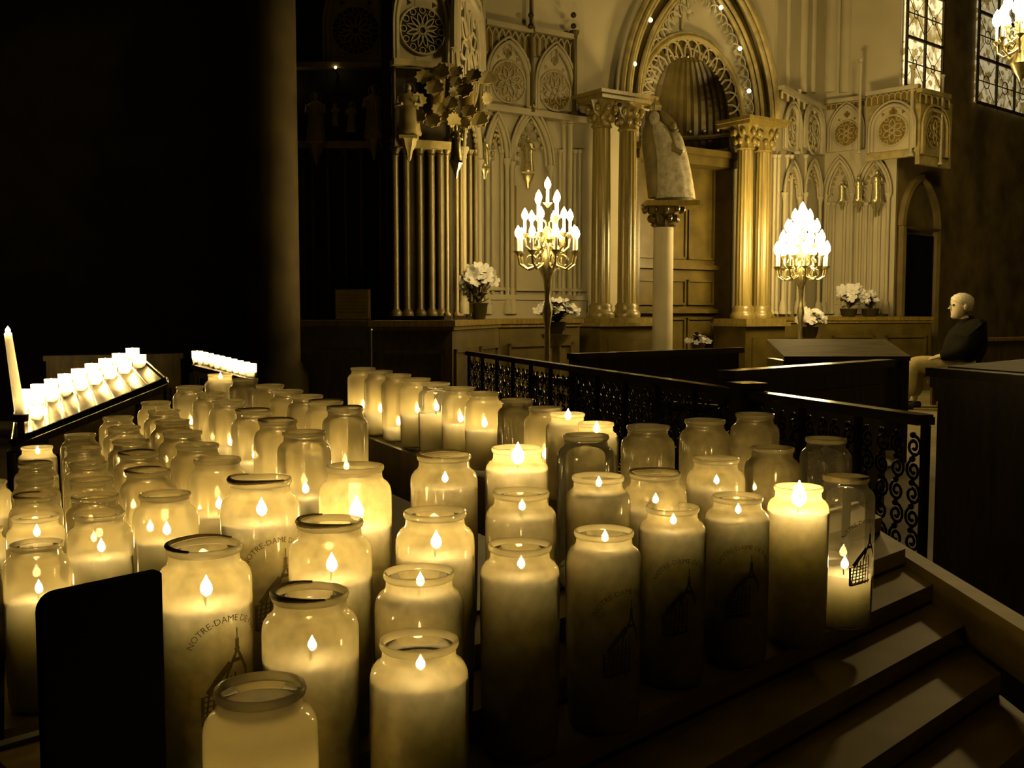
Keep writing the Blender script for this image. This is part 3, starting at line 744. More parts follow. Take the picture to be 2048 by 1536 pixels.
blind_arch(WD, 972, 1012, 236, 318, 628, 'narrow blind pointed arch at the inner corner of the lit left wing')
blind_arch(WD, 1022, 1098, 222, 330, 628, 'blind pointed arch on slim colonnettes, right behind the left candelabrum')
blind_arch(WC, 924, 955, 232, 310, 628, 'blind pointed arch seen edge-on, left of the narrow one at the inner corner')
for (w, x, yt, yb, lab, o) in ((WD, 969, 275, 332, 'small gilt saint on a bracket at the inner corner of the left wing', .2), (WD, 1056, 270, 344, 'small gilt saint with raised arm above the left candelabrum', .2),
                               (WC, 912, 250, 322, 'small pale saint on a bracket just below the carved leaves', .25)):
    u, zb = w.uz(x, yb, o); zt = w.uz(x, yt, o)[1]; saint(w.pt(u, zb, o), zt - zb, lab, 'gold', True, 0, 1)
mb = MB()
for x in (957, 1030): shaft(WD, mb, x, 372, 628, 3, .2 if x == 957 else .04, False)
S('trim_%d' % n_, mb, M['midwood'], True); n_ += 1

for w, xs, y0, y1, r in ((WD, (985, 1003, 1013, 1108, 1120, 1150, 1160), 300, 628, 3.4), (WD, (1128, 1140), 236, 628, 5)):
    for x in xs:
        mb = MB(); shaft(w, mb, x, y0, y1, r, .02); S('trim_%d' % n_, mb, M['plaster'], True); n_ += 1
mb = MB(); WD.box(mb, 0, WD.L, WD.uz(1060, 582)[1], WD.uz(1060, 576)[1], 0, .05); WD.box(mb, 0, WD.L, WD.uz(1060, 600)[1], WD.uz(1060, 590)[1], 0, .08); WD.box(mb, 0, WD.L, .9, WD.uz(1060, 600)[1], 0, .06); S('trim_%d' % n_, mb, M['plaster']); n_ += 1
# ------------------------------------------------------------------ central niche front
OC = .30
def colpos(x): u = FA.u(x, OC); return FA.pt(u, 0, OC), u
cols = {}
for side, xs, yc, yb in (('left', (1201, 1253), 258, 606), ('right', (1486, 1521), 301, 611)):
    (pa_, ua), (pb2, ub) = colpos(xs[0]), colpos(xs[1]); um = (ua + ub) / 2
    zc = FA.uz(xs[0], yc, OC)[1]; zb = FA.uz(xs[0], yb, OC)[1]; r = .098
    lo, hi = min(ua, ub) - .16, max(ua, ub) + .16
    t = thing('paired_columns', FA.pt(um, 0, OC), 'pair of tall fluted columns with carved capitals, %s side of the niche' % side, 'columns')
    for u in (ua, ub):
        p = FA.pt(u, 0, OC)
        mb = MB(); mb.lathe([(r, zb), (r * .98, (zb + zc) / 2), (r * .9, zc)], p, 48, flute=.1, nf=14); mb.build('shaft', M['column'], t, True)
        mb = MB(); mb.lathe([(r * 1.45, zb - .15), (r * 1.5, zb - .11), (r * 1.35, zb - .09), (r * 1.2, zb - .06), (r * 1.25, zb - .03), (r * 1.05, zb)], p, 28); mb.build('base', M['column'], t, True)
        mb = MB(); mb.lathe([(r * .9, zc), (r * 1.12, zc + .02), (r * .95, zc + .045), (r * 1.1, zc + .14), (r * 1.55, zc + .24), (r * 1.7, zc + .27)], p, 24, flute=.16, nf=8)
        for k in range(8):
            for lv, rr in ((.10, 1.12), (.19, 1.5)):
                a = 2 * PI * (k + (lv > .15) * .5) / 8; mb.ball(p + Vector((r * rr * math.cos(a), r * rr * math.sin(a), zc + lv)), .032, 6, 4, (1, 1, 1.3))
        mb.build('capital', M['column'], t, True)
    mb = MB(); FA.box(mb, lo, hi, zc + .27, zc + .31, .02, OC + .2); FA.box(mb, lo - .04, hi + .04, zc + .31, zc + .345, .02, OC + .24); mb.build('abacus', M['column'], t)
    mb = MB(); FA.box(mb, lo - .02, hi + .02, zb - .20, zb - .15, .02, OC + .22); FA.box(mb, lo - .06, hi + .06, zb - .235, zb - .20, .02, OC + .26)
    mb.build('plinth', M['column'], t)
    mb = MB(); FA.box(mb, lo - .02, hi + .02, 0, zb - .235, .02, OC + .21); FA.box(mb, lo - .05, hi + .05, 0, .12, .02, OC + .25)
    FA.box(mb, lo + .08, hi - .08, .25, zb - .36, OC + .20, OC + .225); mb.build('pedestal', M['shell'], t)
    cols[side] = (lo, hi, zc + .345, um)
zs = (cols['left'][2] + cols['right'][2]) / 2
uiL = FA.u(1272, .04); uiR = FA.u(1474, .04)
uc = (uiL + uiR) / 2; rn = (uiR - uiL) / 2
# outer pointed arch fitted through its crown line
uo0, uo1 = FA.u(1238, .1), FA.u(1546, .1)
ux, zx = FA.uz(1292, 0, .1)
R_ = ((ux - uo0) ** 2 + (zx - zs) ** 2) / (2 * (ux - uo0)); a_ = (uo1 - uo0) / 2
za = zs + math.sqrt(max(.01, R_ ** 2 - (R_ - a_) ** 2))
arch = thing('niche_arch', FA.pt(uc, zs, 0), 'great pointed arch with cusped lace-like edging, framing the niche', 'arch')
def off_arch(d, o, n=16): return arch_pts(uo0 + d, uo1 - d, zs, za - d * 1.25, o, n)
mb = MB()
for d, o, r in ((0, .12, .035), (.05, .15, .028), (.10, .12, .03)): FA.tube(mb, off_arch(d, o), r, 7)
mb.build('outer_moulding', M['gilt'], arch, True)
mb = MB()
for d, o, r in ((.24, .10, .024), (.29, .07, .028)): FA.tube(mb, off_arch(d, o), r, 7)
mb.build('inner_moulding', M['gilt'], arch, True)
mb = MB(); A = off_arch(.10, .05); B = off_arch(.25, .05)
for i in range(len(A) - 1): mb.add([FA.pt(*A[i]), FA.pt(*A[i + 1]), FA.pt(*B[i + 1]), FA.pt(*B[i])], [(0, 1, 2, 3)])
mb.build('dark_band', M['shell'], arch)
def lace(mb, P, w, depth, r, n):
    """interlaced half loops along a curve P of (u,z,o); depth towards the inside centre"""
    L_ = [0]
    for a, b in zip(P, P[1:]): L_.append(L_[-1] + math.hypot(b[0] - a[0], b[1] - a[1]))
    def atl(s):
        s = max(0, min(L_[-1], s))
        for k in range(len(P) - 1):
            if s <= L_[k + 1] + 1e-9:
                t = (s - L_[k]) / max(1e-9, L_[k + 1] - L_[k]); a, b = P[k], P[k + 1]
                tu, tz = b[0] - a[0], b[1] - a[1]; l = math.hypot(tu, tz) or 1
                return a[0] + tu * t, a[1] + tz * t, a[2], tz / l, -tu / l
    st = L_[-1] / n
    for k in range(n):
        pts = []
        for j in range(9):
            a = PI * j / 8; s = st * (k + .5) - st * .85 * math.cos(a); d = depth * (1 - math.sin(a))
            u, z, o, nu, nz = atl(s); pts.append((u + nu * d, z + nz * d, o))
        FA.tube(mb, pts, r, 5)
# round arch opening
RA = [(uc - rn * math.cos(PI * k / 32), zs + rn * 1.06 * math.sin(PI * k / 32), .04) for k in range(33)]
mb = MB(); RO = [(uc + (p[0] - uc) * 1.02, zs + (p[1] - zs) * 1.02, .06) for p in RA]; FA.tube(mb, RO, .03, 7)
FA.tube(mb, [(uc + (p[0] - uc) * 1.07, zs + (p[1] - zs) * 1.07, .05) for p in RA], .022, 6); mb.build('round_moulding', M['gilt'], arch, True)
mb = MB(); RB = [(uc + (p[0] - uc) * .9, zs + (p[1] - zs) * .9, .02) for p in RA]
for i in range(32): mb.add([FA.pt(RA[i][0], RA[i][1], .02), FA.pt(RA[i + 1][0], RA[i + 1][1], .02), FA.pt(*RB[i + 1]), FA.pt(*RB[i])], [(0, 1, 2, 3)])
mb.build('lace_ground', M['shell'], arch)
mb = MB(); lace(mb, [(p[0], p[1], .05) for p in RA], 0, .19, .012, 15); lace(mb, [p for p in off_arch(.33, .05)], 0, .13, .010, 26)
mb.build('cusped_lace', M['stone'], arch)
for (x, y) in ((1301, 40), (1269, 128), (1442, 15), (1480, 97), (1498, 182)):
    u, z = FA.uz(x, y, .14); mb = MB(); mb.ball(FA.pt(u, z, .14), .024, 10, 8); b = mb.build('bulb', M['smallbulb'], arch)
u, z = FA.uz(1366, 22, .04); fl_ = thing('leaf_carving', FA.pt(u, z - .2, .01), 'small carved spray of leaves at the top of the arch, over the round lace border', 'carving')
mb = MB()
for k in range(7):
    aa = PI * (.05 + .15 * k); mb.ball(FA.pt(u + .13 * math.cos(aa), z + .16 * math.sin(aa) - .05, .02), .045, 8, 5, (1, .5, 1.2))
FA.tube(mb, [(u, z - .2, .03), (u, z + .12, .03)], .014, 6); mb.build('leaves', M['stone'], fl_, True)
# front wall around the round opening
mb = MB(); RI = [(uc - rn * .93 * math.cos(PI * k / 32), zs + rn * .99 * math.sin(PI * k / 32)) for k in range(33)]
def outb(p):
    du, dz = p[0] - uc, p[1] - zs; c = []
    if du < -1e-6: c.append((0 - uc) / du)
    if du > 1e-6: c.append((FA.L - uc) / du)
    if dz > 1e-6: c.append((HW - zs) / dz)
    t = min(c); return (uc + du * t, zs + dz * t)
OB = [outb(p) for p in RI]
for i in range(32):
    q = [RI[i], RI[i + 1], OB[i + 1], OB[i]]
    mb.loft([[FA.pt(u, z, -.08) for u, z in q], [FA.pt(u, z, 0) for u, z in q]])
FA.box(mb, 0, RI[0][0], 0, zs, -.08, 0); FA.box(mb, RI[-1][0], FA.L, 0, zs, -.08, 0)
S('wall_niche', mb, M['plaster'])
# niche: ribbed half dome and drum
niche = thing('niche_shell', FA.pt(uc, zs - .42, -.3), 'ribbed half-dome shell of the niche with a row of small gold studs', 'niche')
mb = MB(); rows = []; ND = 24
for k in range(9):
    ph = PI / 2 * k / 8; row = []
    for i in range(ND * 2 + 1):
        a = PI * i / (ND * 2); rr = rn * .95 * math.cos(ph) * (1 - .035 * (i % 2))
        row.append(FA.pt(uc - rr * math.cos(a), zs + rn * 1.05 * math.sin(ph), -.05 - rr * .85 * math.sin(a)))
    rows.append(row)
base = [FA.pt(uc - rn * .95 * (1 - .035 * (i % 2)) * math.cos(PI * i / (ND * 2)), zs - .42, -.05 - rn * .95 * (1 - .035 * (i % 2)) * .85 * math.sin(PI * i / (ND * 2))) for i in range(ND * 2 + 1)]
rows = [base] + rows; vs = [p for r_ in rows for p in r_]; nn = ND * 2 + 1
mb.add(vs, [(k * nn + i, k * nn + i + 1, (k + 1) * nn + i + 1, (k + 1) * nn + i) for k in range(len(rows) - 1) for i in range(nn - 1)])
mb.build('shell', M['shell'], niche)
for rr, zz in ((.93, zs - .12), (.9, zs - .3)):
    mb = MB(); FA.tube(mb, [(uc - rn * rr * math.cos(PI * i / 24), zz, -.05 - rn * rr * .85 * math.sin(PI * i / 24)) for i in range(25)], .028, 6); mb.build('cornice_ring', M['gilt'], niche, True)
mb = MB()
for i in range(1, 12): 
    a = PI * i / 12; mb.ball(FA.pt(uc - rn * .9 * math.cos(a), zs - .05, -.05 - rn * .9 * .85 * math.sin(a)), .024, 6, 5)
for i in range(3, 10):
    a = PI * i / 12; c5 = math.cos(1.15); mb.ball(FA.pt(uc - rn * .9 * c5 * math.cos(a), zs + rn * .93, -.05 - rn * .9 * .85 * c5 * math.sin(a)), .02, 6, 5)
mb.build('gold_studs', M['gold'], niche)
# panelled back below the niche
pan = thing('wood_panelling', FA.pt(uc, 0, -.2), 'dark panelled wood below the niche, between the column pairs', 'panelling')
ub0, ub1 = RI[0][0] - .02, RI[-1][0] + .02; zn = zs - .42
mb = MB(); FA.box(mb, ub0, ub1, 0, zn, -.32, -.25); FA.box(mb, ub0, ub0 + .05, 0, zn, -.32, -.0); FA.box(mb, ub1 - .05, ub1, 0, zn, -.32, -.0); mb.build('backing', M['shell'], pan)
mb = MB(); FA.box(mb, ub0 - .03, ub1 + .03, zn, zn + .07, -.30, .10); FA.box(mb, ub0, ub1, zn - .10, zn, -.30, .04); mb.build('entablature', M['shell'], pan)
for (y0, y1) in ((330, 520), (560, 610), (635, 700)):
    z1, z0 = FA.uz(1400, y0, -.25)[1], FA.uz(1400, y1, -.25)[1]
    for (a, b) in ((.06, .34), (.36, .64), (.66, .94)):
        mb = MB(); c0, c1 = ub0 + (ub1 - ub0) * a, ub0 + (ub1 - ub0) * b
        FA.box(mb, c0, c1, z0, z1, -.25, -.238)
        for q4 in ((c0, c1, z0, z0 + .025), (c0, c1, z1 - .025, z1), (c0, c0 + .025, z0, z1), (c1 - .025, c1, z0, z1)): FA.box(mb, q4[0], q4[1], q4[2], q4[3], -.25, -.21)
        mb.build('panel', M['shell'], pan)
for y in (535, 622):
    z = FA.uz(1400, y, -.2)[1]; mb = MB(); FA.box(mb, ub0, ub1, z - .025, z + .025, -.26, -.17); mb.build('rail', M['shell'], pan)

# ------------------------------------------------------------------ the statue and its pillar
YS = 10.35
sp = at_Y(1327, 455, YS); rs = 20.5 * YS / FPX
ped = thing('statue_pillar', (sp.x, YS, 0), 'smooth round stone pillar with dark carved capital carrying the robed statue', 'pillar')
mb = MB(); mb.lathe([(rs, .12), (rs * .96, sp.z)], (sp.x, YS, 0), 32); mb.build('shaft', M['stone'], ped, True)
mb = MB(); mb.lathe([(rs * 1.6, 0), (rs * 1.6, .06), (rs * 1.3, .09), (rs, .12)], (sp.x, YS, 0), 28); mb.build('base', M['stone'], ped, True)
zt = at_Y(1340, 405, YS).z
mb = MB(); hh = zt - sp.z
mb.lathe([(rs * 1.0, 0), (rs * 1.25, .02), (rs * 1.05, .05), (rs * 1.25, hh * .5), (rs * 1.9, hh * .8), (rs * 2.2, hh * .9)], (sp.x, YS, sp.z), 24, flute=.2, nf=8)
for k in range(10):
    for lv, rr in ((.35, 1.3), (.72, 1.85)):
        a = 2 * PI * (k + (lv > .5) * .5) / 10; mb.ball((sp.x + rs * rr * math.cos(a), YS + rs * rr * math.sin(a), sp.z + hh * lv), .03, 6, 4, (1, 1, 1.4))
mb.build('capital', M['darkwood'], ped, True)
mb = MB(); mb.box((sp.x + .06, YS, zt - .025), (.52, .46, .05)); mb.build('slab', M['midwood'], ped)
sc_ = YS / FPX
stt = thing('robed_statue', (sp.x + .08, YS, zt), 'crowned statue in a pale brocade robe holding a child, on the pillar', 'statue')
def sp_(x, y, dy=0.0): p = at_Y(x, y, YS + dy); return p
rings = []
for (y, xl, xr, d) in ((398, 1311, 1389, .20), (380, 1313, 1387, .19), (350, 1313, 1382, .17), (320, 1312, 1376, .15), (296, 1309, 1370, .14), (275, 1305, 1352, .12), (262, 1303, 1342, .10), (250, 1304, 1330, .07), (243, 1306, 1322, .05)):
    a = sp_(xl, y); b = sp_(xr, y); c = (a + b) / 2; rx = (b - a).length / 2
    rings.append([Vector((c.x + rx * math.cos(t_) * (1 + .05 * math.cos(9 * t_)), c.y + d * math.sin(t_) * (1 + .05 * math.cos(9 * t_)), c.z)) for t_ in [2 * PI * i / 28 for i in range(28)]])
mb = MB(); mb.loft(rings)
hd = sp_(1309, 236, -.03); mb.ball(hd, .058, 14, 10, (.88, 1, 1.25)); mb.ball(hd + Vector((-.01, -.058, -.01)), .013, 6, 4)
for sx in (-1, 1): mb.ball(hd + Vector((sx * .02 - .006, -.05, .008)), .007, 5, 4)
mb.build('figure', M['statue'], stt, True)
rings = []
for (y, xl, xr, d) in ((396, 1296, 1330, .10), (340, 1290, 1326, .12), (290, 1284, 1322, .12), (258, 1286, 1330, .11), (240, 1293, 1330, .09), (222, 1298, 1326, .075), (216, 1303, 1320, .05)):
    a = sp_(xl, y, .07); b = sp_(xr, y, .07); c = (a + b) / 2; rx = (b - a).length / 2
    rings.append([Vector((c.x + rx * math.cos(t_), c.y + d * math.sin(t_), c.z)) for t_ in [2 * PI * i / 20 for i in range(20)]])
mb = MB(); mb.loft(rings); mb.build('veil_and_cape', M['veil'], stt, True)
mb = MB(); cr = hd + Vector((.012, .015, .07)); mb.lathe([(.05, 0), (.062, .05), (.05, .06), (.03, .09), (.012, .10)], cr, 14, flute=.25, nf=7); mb.ball(cr + Vector((0, 0, .115)), .016, 6, 5); mb.build('crown', M['gilt'], stt, True)
mb = MB(); ch = sp_(1352, 262, -.06)
rings = []
for (y, xl, xr, d) in ((306, 1350, 1369, .07), (298, 1343, 1371, .10), (280, 1342, 1366, .09), (268, 1341, 1360, .07), (262, 1346, 1355, .04)):
    a = sp_(xl, y, -.07); b = sp_(xr, y, -.07); c = (a + b) / 2; rx = (b - a).length / 2
    rings.append([Vector((c.x + rx * math.cos(t_), c.y + d * math.sin(t_), c.z)) for t_ in [2 * PI * i / 16 for i in range(16)]])
mb.loft(rings); mb.build('child_robe', M['statue'], stt, True)
mb = MB(); hc = sp_(1346, 252, -.08); mb.ball(hc, .042, 12, 9, (.9, 1, 1.2)); mb.ball(hc + Vector((-.012, -.042, 0)), .009, 5, 4); mb.build('child_head', M['veil'], stt, True)
mb = MB(); mb.tube([sp_(1338, 262, -.05), sp_(1350, 300, -.13), sp_(1364, 306, -.14)], [.035, .04, .03], 8); mb.build('arm', M['veil'], stt, True)
mb = MB(); mb.tube([sp_(1322, 226, .02), sp_(1338, 244, -.03), sp_(1351, 264, -.05)], [.04, .05, .04], 8); mb.build('dark_fold', M['veil'], stt, True)

# ------------------------------------------------------------------ right wing (lit by the second candelabrum)
rose_panel(WF, 1655, 1716, 212, 302, 268, 'pale carved panel of the right wing, behind a pale finial', 6, rk=.40)
rose_panel(WF, 1735, 1776, 205, 300, 250, 'pale carved panel with forked tracery at the right end of the screen', 8, rk=.42) if False else None
SCW = Wall(XY(1722, 13.35), XY(1826, 12.85)); SCR = Wall(XY(1826, 12.85), XY(1888, 13.3))
rose_panel(SCW, 1737, 1816, 212, 302, 262, 'pale pointed panel with round tracery on the projecting canopy', 6, rk=.36)
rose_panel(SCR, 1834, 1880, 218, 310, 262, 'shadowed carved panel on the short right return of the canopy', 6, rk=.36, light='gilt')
rose_panel(WE, 1562, 1590, 208, 300, 262, 'thin carved panel seen edge-on beside the right column pair', 6, rk=.36)
rose_panel(WE, 1600, 1634, 214, 300, 266, 'carved panel seen at a slant, second from the right column pair', 6, rk=.36)
frieze(WE, 1556, 1640, 196, 214, 8, 'frieze of tiny arches beside the right column pair')
frieze(WF, 1642, 1720, 205, 216, 7, 'low frieze of tiny arches over the right wing')
frieze(SCW, 1722, 1826, 186, 206, 9, 'frieze of tiny arches on the projecting canopy front')
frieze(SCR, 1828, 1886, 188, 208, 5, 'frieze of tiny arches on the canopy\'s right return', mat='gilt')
mb = MB(); SCW.box(mb, 0, SCW.L, SCW.uz(1775, 318)[1], SCW.uz(1775, 196)[1], -.06, 0); SCR.box(mb, 0, SCR.L, SCR.uz(1855, 330)[1], SCR.uz(1855, 196)[1], -.06, 0)
S('trim_%d' % n_, mb, M['gilt']); n_ += 1
for w, x, y0, y1, r in ((SCW, 1722, 118, 306, 3), (SCW, 1826, 130, 312, 3.6), (SCR, 1886, 150, 330, 2.6), (WF, 1646, 160, 310, 4), (WE, 1596, 180, 310, 4)):
    mb = MB(); shaft(w, mb, x, y0, y1, r, .05); S('trim_%d' % n_, mb, M['stone'], True); n_ += 1
for (w, x0, x1, ya, ys, lab, o) in ((WE, 1562, 1592, 330, 390, 'blind arch seen edge-on beside the right column pair', .03), (WE, 1603, 1633, 325, 390, 'blind arch at a slant, left behind the right candelabrum', .03),
                                    (WF, 1648, 1700, 322, 390, 'blind arch on colonnettes, right of the right candelabrum', .03), (WF, 1712, 1772, 318, 390, 'blind arch on colonnettes at the right end of the lit wing', .03)):
    blind_arch(w, x0, x1, ya, ys, 628, lab, o)
for (x, yt, yb, lab) in ((1683, 362, 402, 'small gilt saint at the left of three on the right wing'), (1716, 352, 402, 'small gilt saint in the middle of three on the right wing'), (1752, 340, 404, 'small gilt saint at the right of three on the right wing')):
    u, zb = WF.uz(x, yb, .2); zt_ = WF.uz(x, yt, .2)[1]; saint(WF.pt(u, zb, .2), zt_ - zb, lab, 'gold', True, 0, 1)
for w, x, r, o in ((WE, 1601, 13, -.02), (WE, 1622, 9, -.02), (WF, 1660, 15, -.03), (WF, 1690, 11, -.02), (WE, 1570, 10, -.03)):
    mb = MB(); u, z = w.uz(x, 186, o); p = w.pt(u, 0, o); rr = r * p.y / FPX; mb.lathe([(rr, z), (rr, HW)], (p.x, p.y, 0), 20); S('trim_%d' % n_, mb, M['plaster'], True); n_ += 1
for w, xs, y0, y1, r in ((WE, (1550, 1558, 1575, 1584, 1612), 310, 628, 3), (WF, (1656, 1668, 1690, 1706, 1722, 1733, 1744, 1760, 1776), 405, 628, 3.2)):
    for x in xs:
        mb = MB(); shaft(w, mb, x, y0, y1, r, .02); S('trim_%d' % n_, mb, M['plaster'], True); n_ += 1
# door and blind stonework on the dark right wall
u0, u1 = WG.u(1803, 0), WG.u(1860, 0); zd = WG.uz(1830, 470, 0)[1]
mb = MB(); WG.box(mb, u0, u1, 0, zd, -.01, .02); d_ = S('door_1', mb, M['black'])
mb = MB(); WG.tube(mb, [(u0 - .08, 0, .02), (u0 - .08, zd + .08, .02), (u1 + .08, zd + .08, .02), (u1 + .08, 0, .02)], .06, 6)
WG.tube(mb, arch_pts(u0 - .1, u1 + .1, zd + .1, zd + .75, .02), .06, 6); S('trim_%d' % n_, mb, M['darkstone']); n_ += 1

# ------------------------------------------------------------------ ledge (altar shelf) and panelled dado
ZL = .918
DLa = Wall(XY(556, 7.95), XY(742, 8.0)); DL, DA = Wall(XY(742, 7.85), XY(905, 7.95)), Wall(XY(905, 8.05), XY(1000, 9.35)); DB = Wall(XY(1000, 9.35), XY(1160, 10.0)); DR = Wall(XY(1545, 12.3), XY(1860, 12.75))
for k, (w, fill) in enumerate(((DLa, 1.3), (DL, .5), (DA, .45), (DB, .6), (DR, 1.0))):
    mb = MB(); w.box(mb, -.02, w.L + .02, ZL - .045, ZL, -fill, .03); w.box(mb, 0, w.L, ZL - .075, ZL - .045, -fill, .012); S('trim_%d' % n_, mb, M['darkwood' if w is DLa else 'midwood']); n_ += 1  # darker wood at the left end stands in for the shade there
    mb = MB(); w.box(mb, 0, w.L, 0, ZL - .075, -fill, -.01); n = max(1, int(w.L / .55))
    for i in range(n):
        a, b = w.L * (i + .1) / n, w.L * (i + .9) / n
        for q4 in ((a, b, .18, .21), (a, b, .66, .69), (a, a + .03, .18, .69), (b - .03, b, .18, .69)): w.box(mb, q4[0], q4[1], q4[2], q4[3], -.01, .012)
    S('trim_%d' % n_, mb, M['darkwood' if w in (DLa, DL) else 'shell']); n_ += 1

# ------------------------------------------------------------------ leaded windows (upper right)
def glasspat():
    m, nt, out = newmat('stained_glass'); N = nt.nodes.new; L = nt.links.new
    tc = N('ShaderNodeTexCoord'); v = N('ShaderNodeTexVoronoi'); v.inputs['Scale'].default_value = 13.0; L(tc.outputs['Object'], v.inputs['Vector'])
    nz = N('ShaderNodeTexNoise'); nz.inputs['Scale'].default_value = 6.0; L(tc.outputs['Object'], nz.inputs['Vector'])
    cr = N('ShaderNodeValToRGB'); e = cr.color_ramp.elements; e[0].position = .38; e[0].color = (.34, .22, .05, 1); e[1].position = .62; e[1].color = (1.0, .80, .40, 1)
    mix = N('ShaderNodeMath'); mix.operation = 'ADD'; s1 = N('ShaderNodeSeparateColor'); L(v.outputs['Color'], s1.inputs[0])
    h = N('ShaderNodeMath'); h.operation = 'MULTIPLY'; h.inputs[1].default_value = .45; L(s1.outputs[0], h.inputs[0]); h2 = N('ShaderNodeMath'); h2.operation = 'MULTIPLY'; h2.inputs[1].default_value = .6
    L(nz.outputs['Fac'], h2.inputs[0]); L(h.outputs[0], mix.inputs[0]); L(h2.outputs[0], mix.inputs[1]); L(mix.outputs[0], cr.inputs[0])
    em = N('ShaderNodeEmission'); L(cr.outputs[0], em.inputs[0]); em.inputs[1].default_value = 1.0; L(em.outputs[0], out.inputs[0]); return m, em
M['glass1'], e1 = glasspat(); e1.inputs[1].default_value = 1.25
M['glass2'], e2 = glasspat(); e2.inputs[1].default_value = .42
for k, (x0, x1, yb, mat) in enumerate(((1797, 1868, 168, 'glass1'), (1938, 2046, 200, 'glass2'))):
    o = .04; u0, u1 = WG.u(x0, o), WG.u(x1, o); zb = WG.uz(x0, yb, o)[1]; zt = HW - .5
    mb = MB(); WG.box(mb, u0, u1, zb, zt, o - .03, o); wn = S('window_%d' % (k + 1), mb, M[mat])
    mb = MB(); nc = 2 if k == 0 else 3
    for i in range(nc + 1): u = u0 + (u1 - u0) * i / nc; WG.box(mb, u - .014, u + .014, zb, zt, o, o + .03)
    z = zb; j = 0
    while z < zt: WG.box(mb, u0, u1, z - .018, z + .018, o, o + .03); z += .62
    z = zb + .31
    while z < zt: WG.box(mb, u0, u1, z - .006, z + .006, o, o + .012); z += .62
    for i in range(nc):
        for z in [zb + .31 + .62 * q for q in range(6)]:
            uu = u0 + (u1 - u0) * (i + .5) / nc; rg = .05 if k == 0 else .09; WG.tube(mb, ring_pts(uu, z, rg, o + .006, 12), .007, 4, True)
            for a in range(4): 
                aa = PI / 4 + a * PI / 2; WG.tube(mb, [(uu + rg * math.cos(aa), z + rg * math.sin(aa), o + .006), (uu + .36 * math.cos(aa), z + .36 * math.sin(aa), o + .006)], .005, 4)
    b = mb.build('lead_bars', M['lead'], wn)
# ================================================================== candelabra
def candelabrum(c, zb, zcup, label, tiers, name='candelabrum', br=.028, hang=False, ztop=None, k=1.0):
    """c = (x,y); zb foot height; zcup = height of the lowest candle cups; tiers: (radius, rise, count, phase)"""
    t = thing(name, (c[0], c[1], zb), label, 'candelabrum')
    X, Y = c
    if not hang:
        mb = MB(); h = zcup - zb
        mb.lathe([(.13, 0), (.13, .02), (.08, .05), (.035, .09), (.05, .14), (.025, .18), (.022, h * .6), (.04, h * .68), (.02, h * .75), (.03, h * .86), (.085, h * .93), (.05, h * .98), (.03, h * 1.05), (.06, h + .1), (.02, h + .2)], (X, Y, zb), 20, flute=.12, nf=8)
        mb.build('stem', M['gold'], t, True)
    else:
        mb = MB(); mb.lathe([(.005, -.35), (.05, -.28), (.09, -.2), (.04, -.1), (.05, 0), (.02, .2)], (X, Y, zcup), 16); mb.tube([(X, Y, zcup + .2), (X, Y, ztop)], .012, 6); mb.build('stem', M['gold'], t, True)
    for (r, rise, n, ph) in tiers:
        for j in range(n):
            a = 2 * PI * (j + ph) / n; dx, dy = math.cos(a), math.sin(a); z = zcup + rise
            P = lambda q, zz: (X + dx * q, Y + dy * q, zz)
            host = t
            if r > .01:
                mb = MB(); mb.tube([P(.02, zcup - .05 + rise * .7), P(r * .35, z - .10), P(r * .7, z - .13), P(r * .95, z - .09), P(r, z - .02)], .010, 6)
                mb.tube([P(r * .55 + .04 * math.cos(q), z - .06 + .04 * math.sin(q)) for q in [PI * 1.7 * i / 10 for i in range(11)]], .006, 5)
                host = mb.build('arm', M['gold'], t)
            mb = MB(); mb.lathe([(.008, -.03), (.018, -.015), (.034, 0), (.036, .008), (.014, .008)], P(r, z), 12); mb.build('cup', M['gold'], host, True)
            mb = MB(); mb.lathe([(.012, .005), (.012, .13 * k)], P(r, z), 10); mb.build('candle_tube', M['wax2'], host)
            mb = MB(); mb.lathe([(.008, 0), (br * .8, br * .7), (br, br * 1.5), (br * .8, br * 2.4), (br * .35, br * 3.2), (.002, br * 3.7)], (X + dx * r, Y + dy * r, z + .13 * k), 8); mb.build('bulb', M['bulb'], host, True)
    for j in range(14):
        mb = MB(); a = 2 * PI * j / 14; q = .08 + .04 * (j % 2); mb.ball((X + q * math.cos(a), Y + q * math.sin(a), zcup + .02 + .05 * (j % 3)), .018, 6, 5, (.7, .7, 1.6)); mb.build('crystal_drop', M['gold'], t)
    return t
M['wax2'] = principled('candle_tube', (.9, .8, .55), 0.5, var=.02)
c1 = at_Y(1095, 505, 8.0)
candelabrum((c1.x, c1.y), 0, c1.z, 'gilt candelabrum of many lit candles on the left, each light distinct', ((.235, 0, 8, .3), (.18, .135, 6, .2), (.10, .27, 4, .5), (0, .375, 1, 0)), br=.026, k=.82)
c2 = at_Y(1603, 535, 10.6)
candelabrum((c2.x, c2.y), 0, c2.z, 'blazing gilt candelabrum on the right, its lights merged in one white glow', ((.25, 0, 10, .3), (.205, .11, 8, .2), (.145, .225, 7, .5), (.08, .33, 4, .1), (0, .40, 1, 0)), br=.038)
c3 = at_Y(2044, 80, 9.0)
candelabrum((c3.x, c3.y), c3.z - .35, c3.z, 'hanging chandelier blazing white at the top right corner, before the windows', ((.2, 0, 8, .3), (.12, .12, 5, .2), (0, .2, 1, 0)), 'chandelier', .042, True, HW)

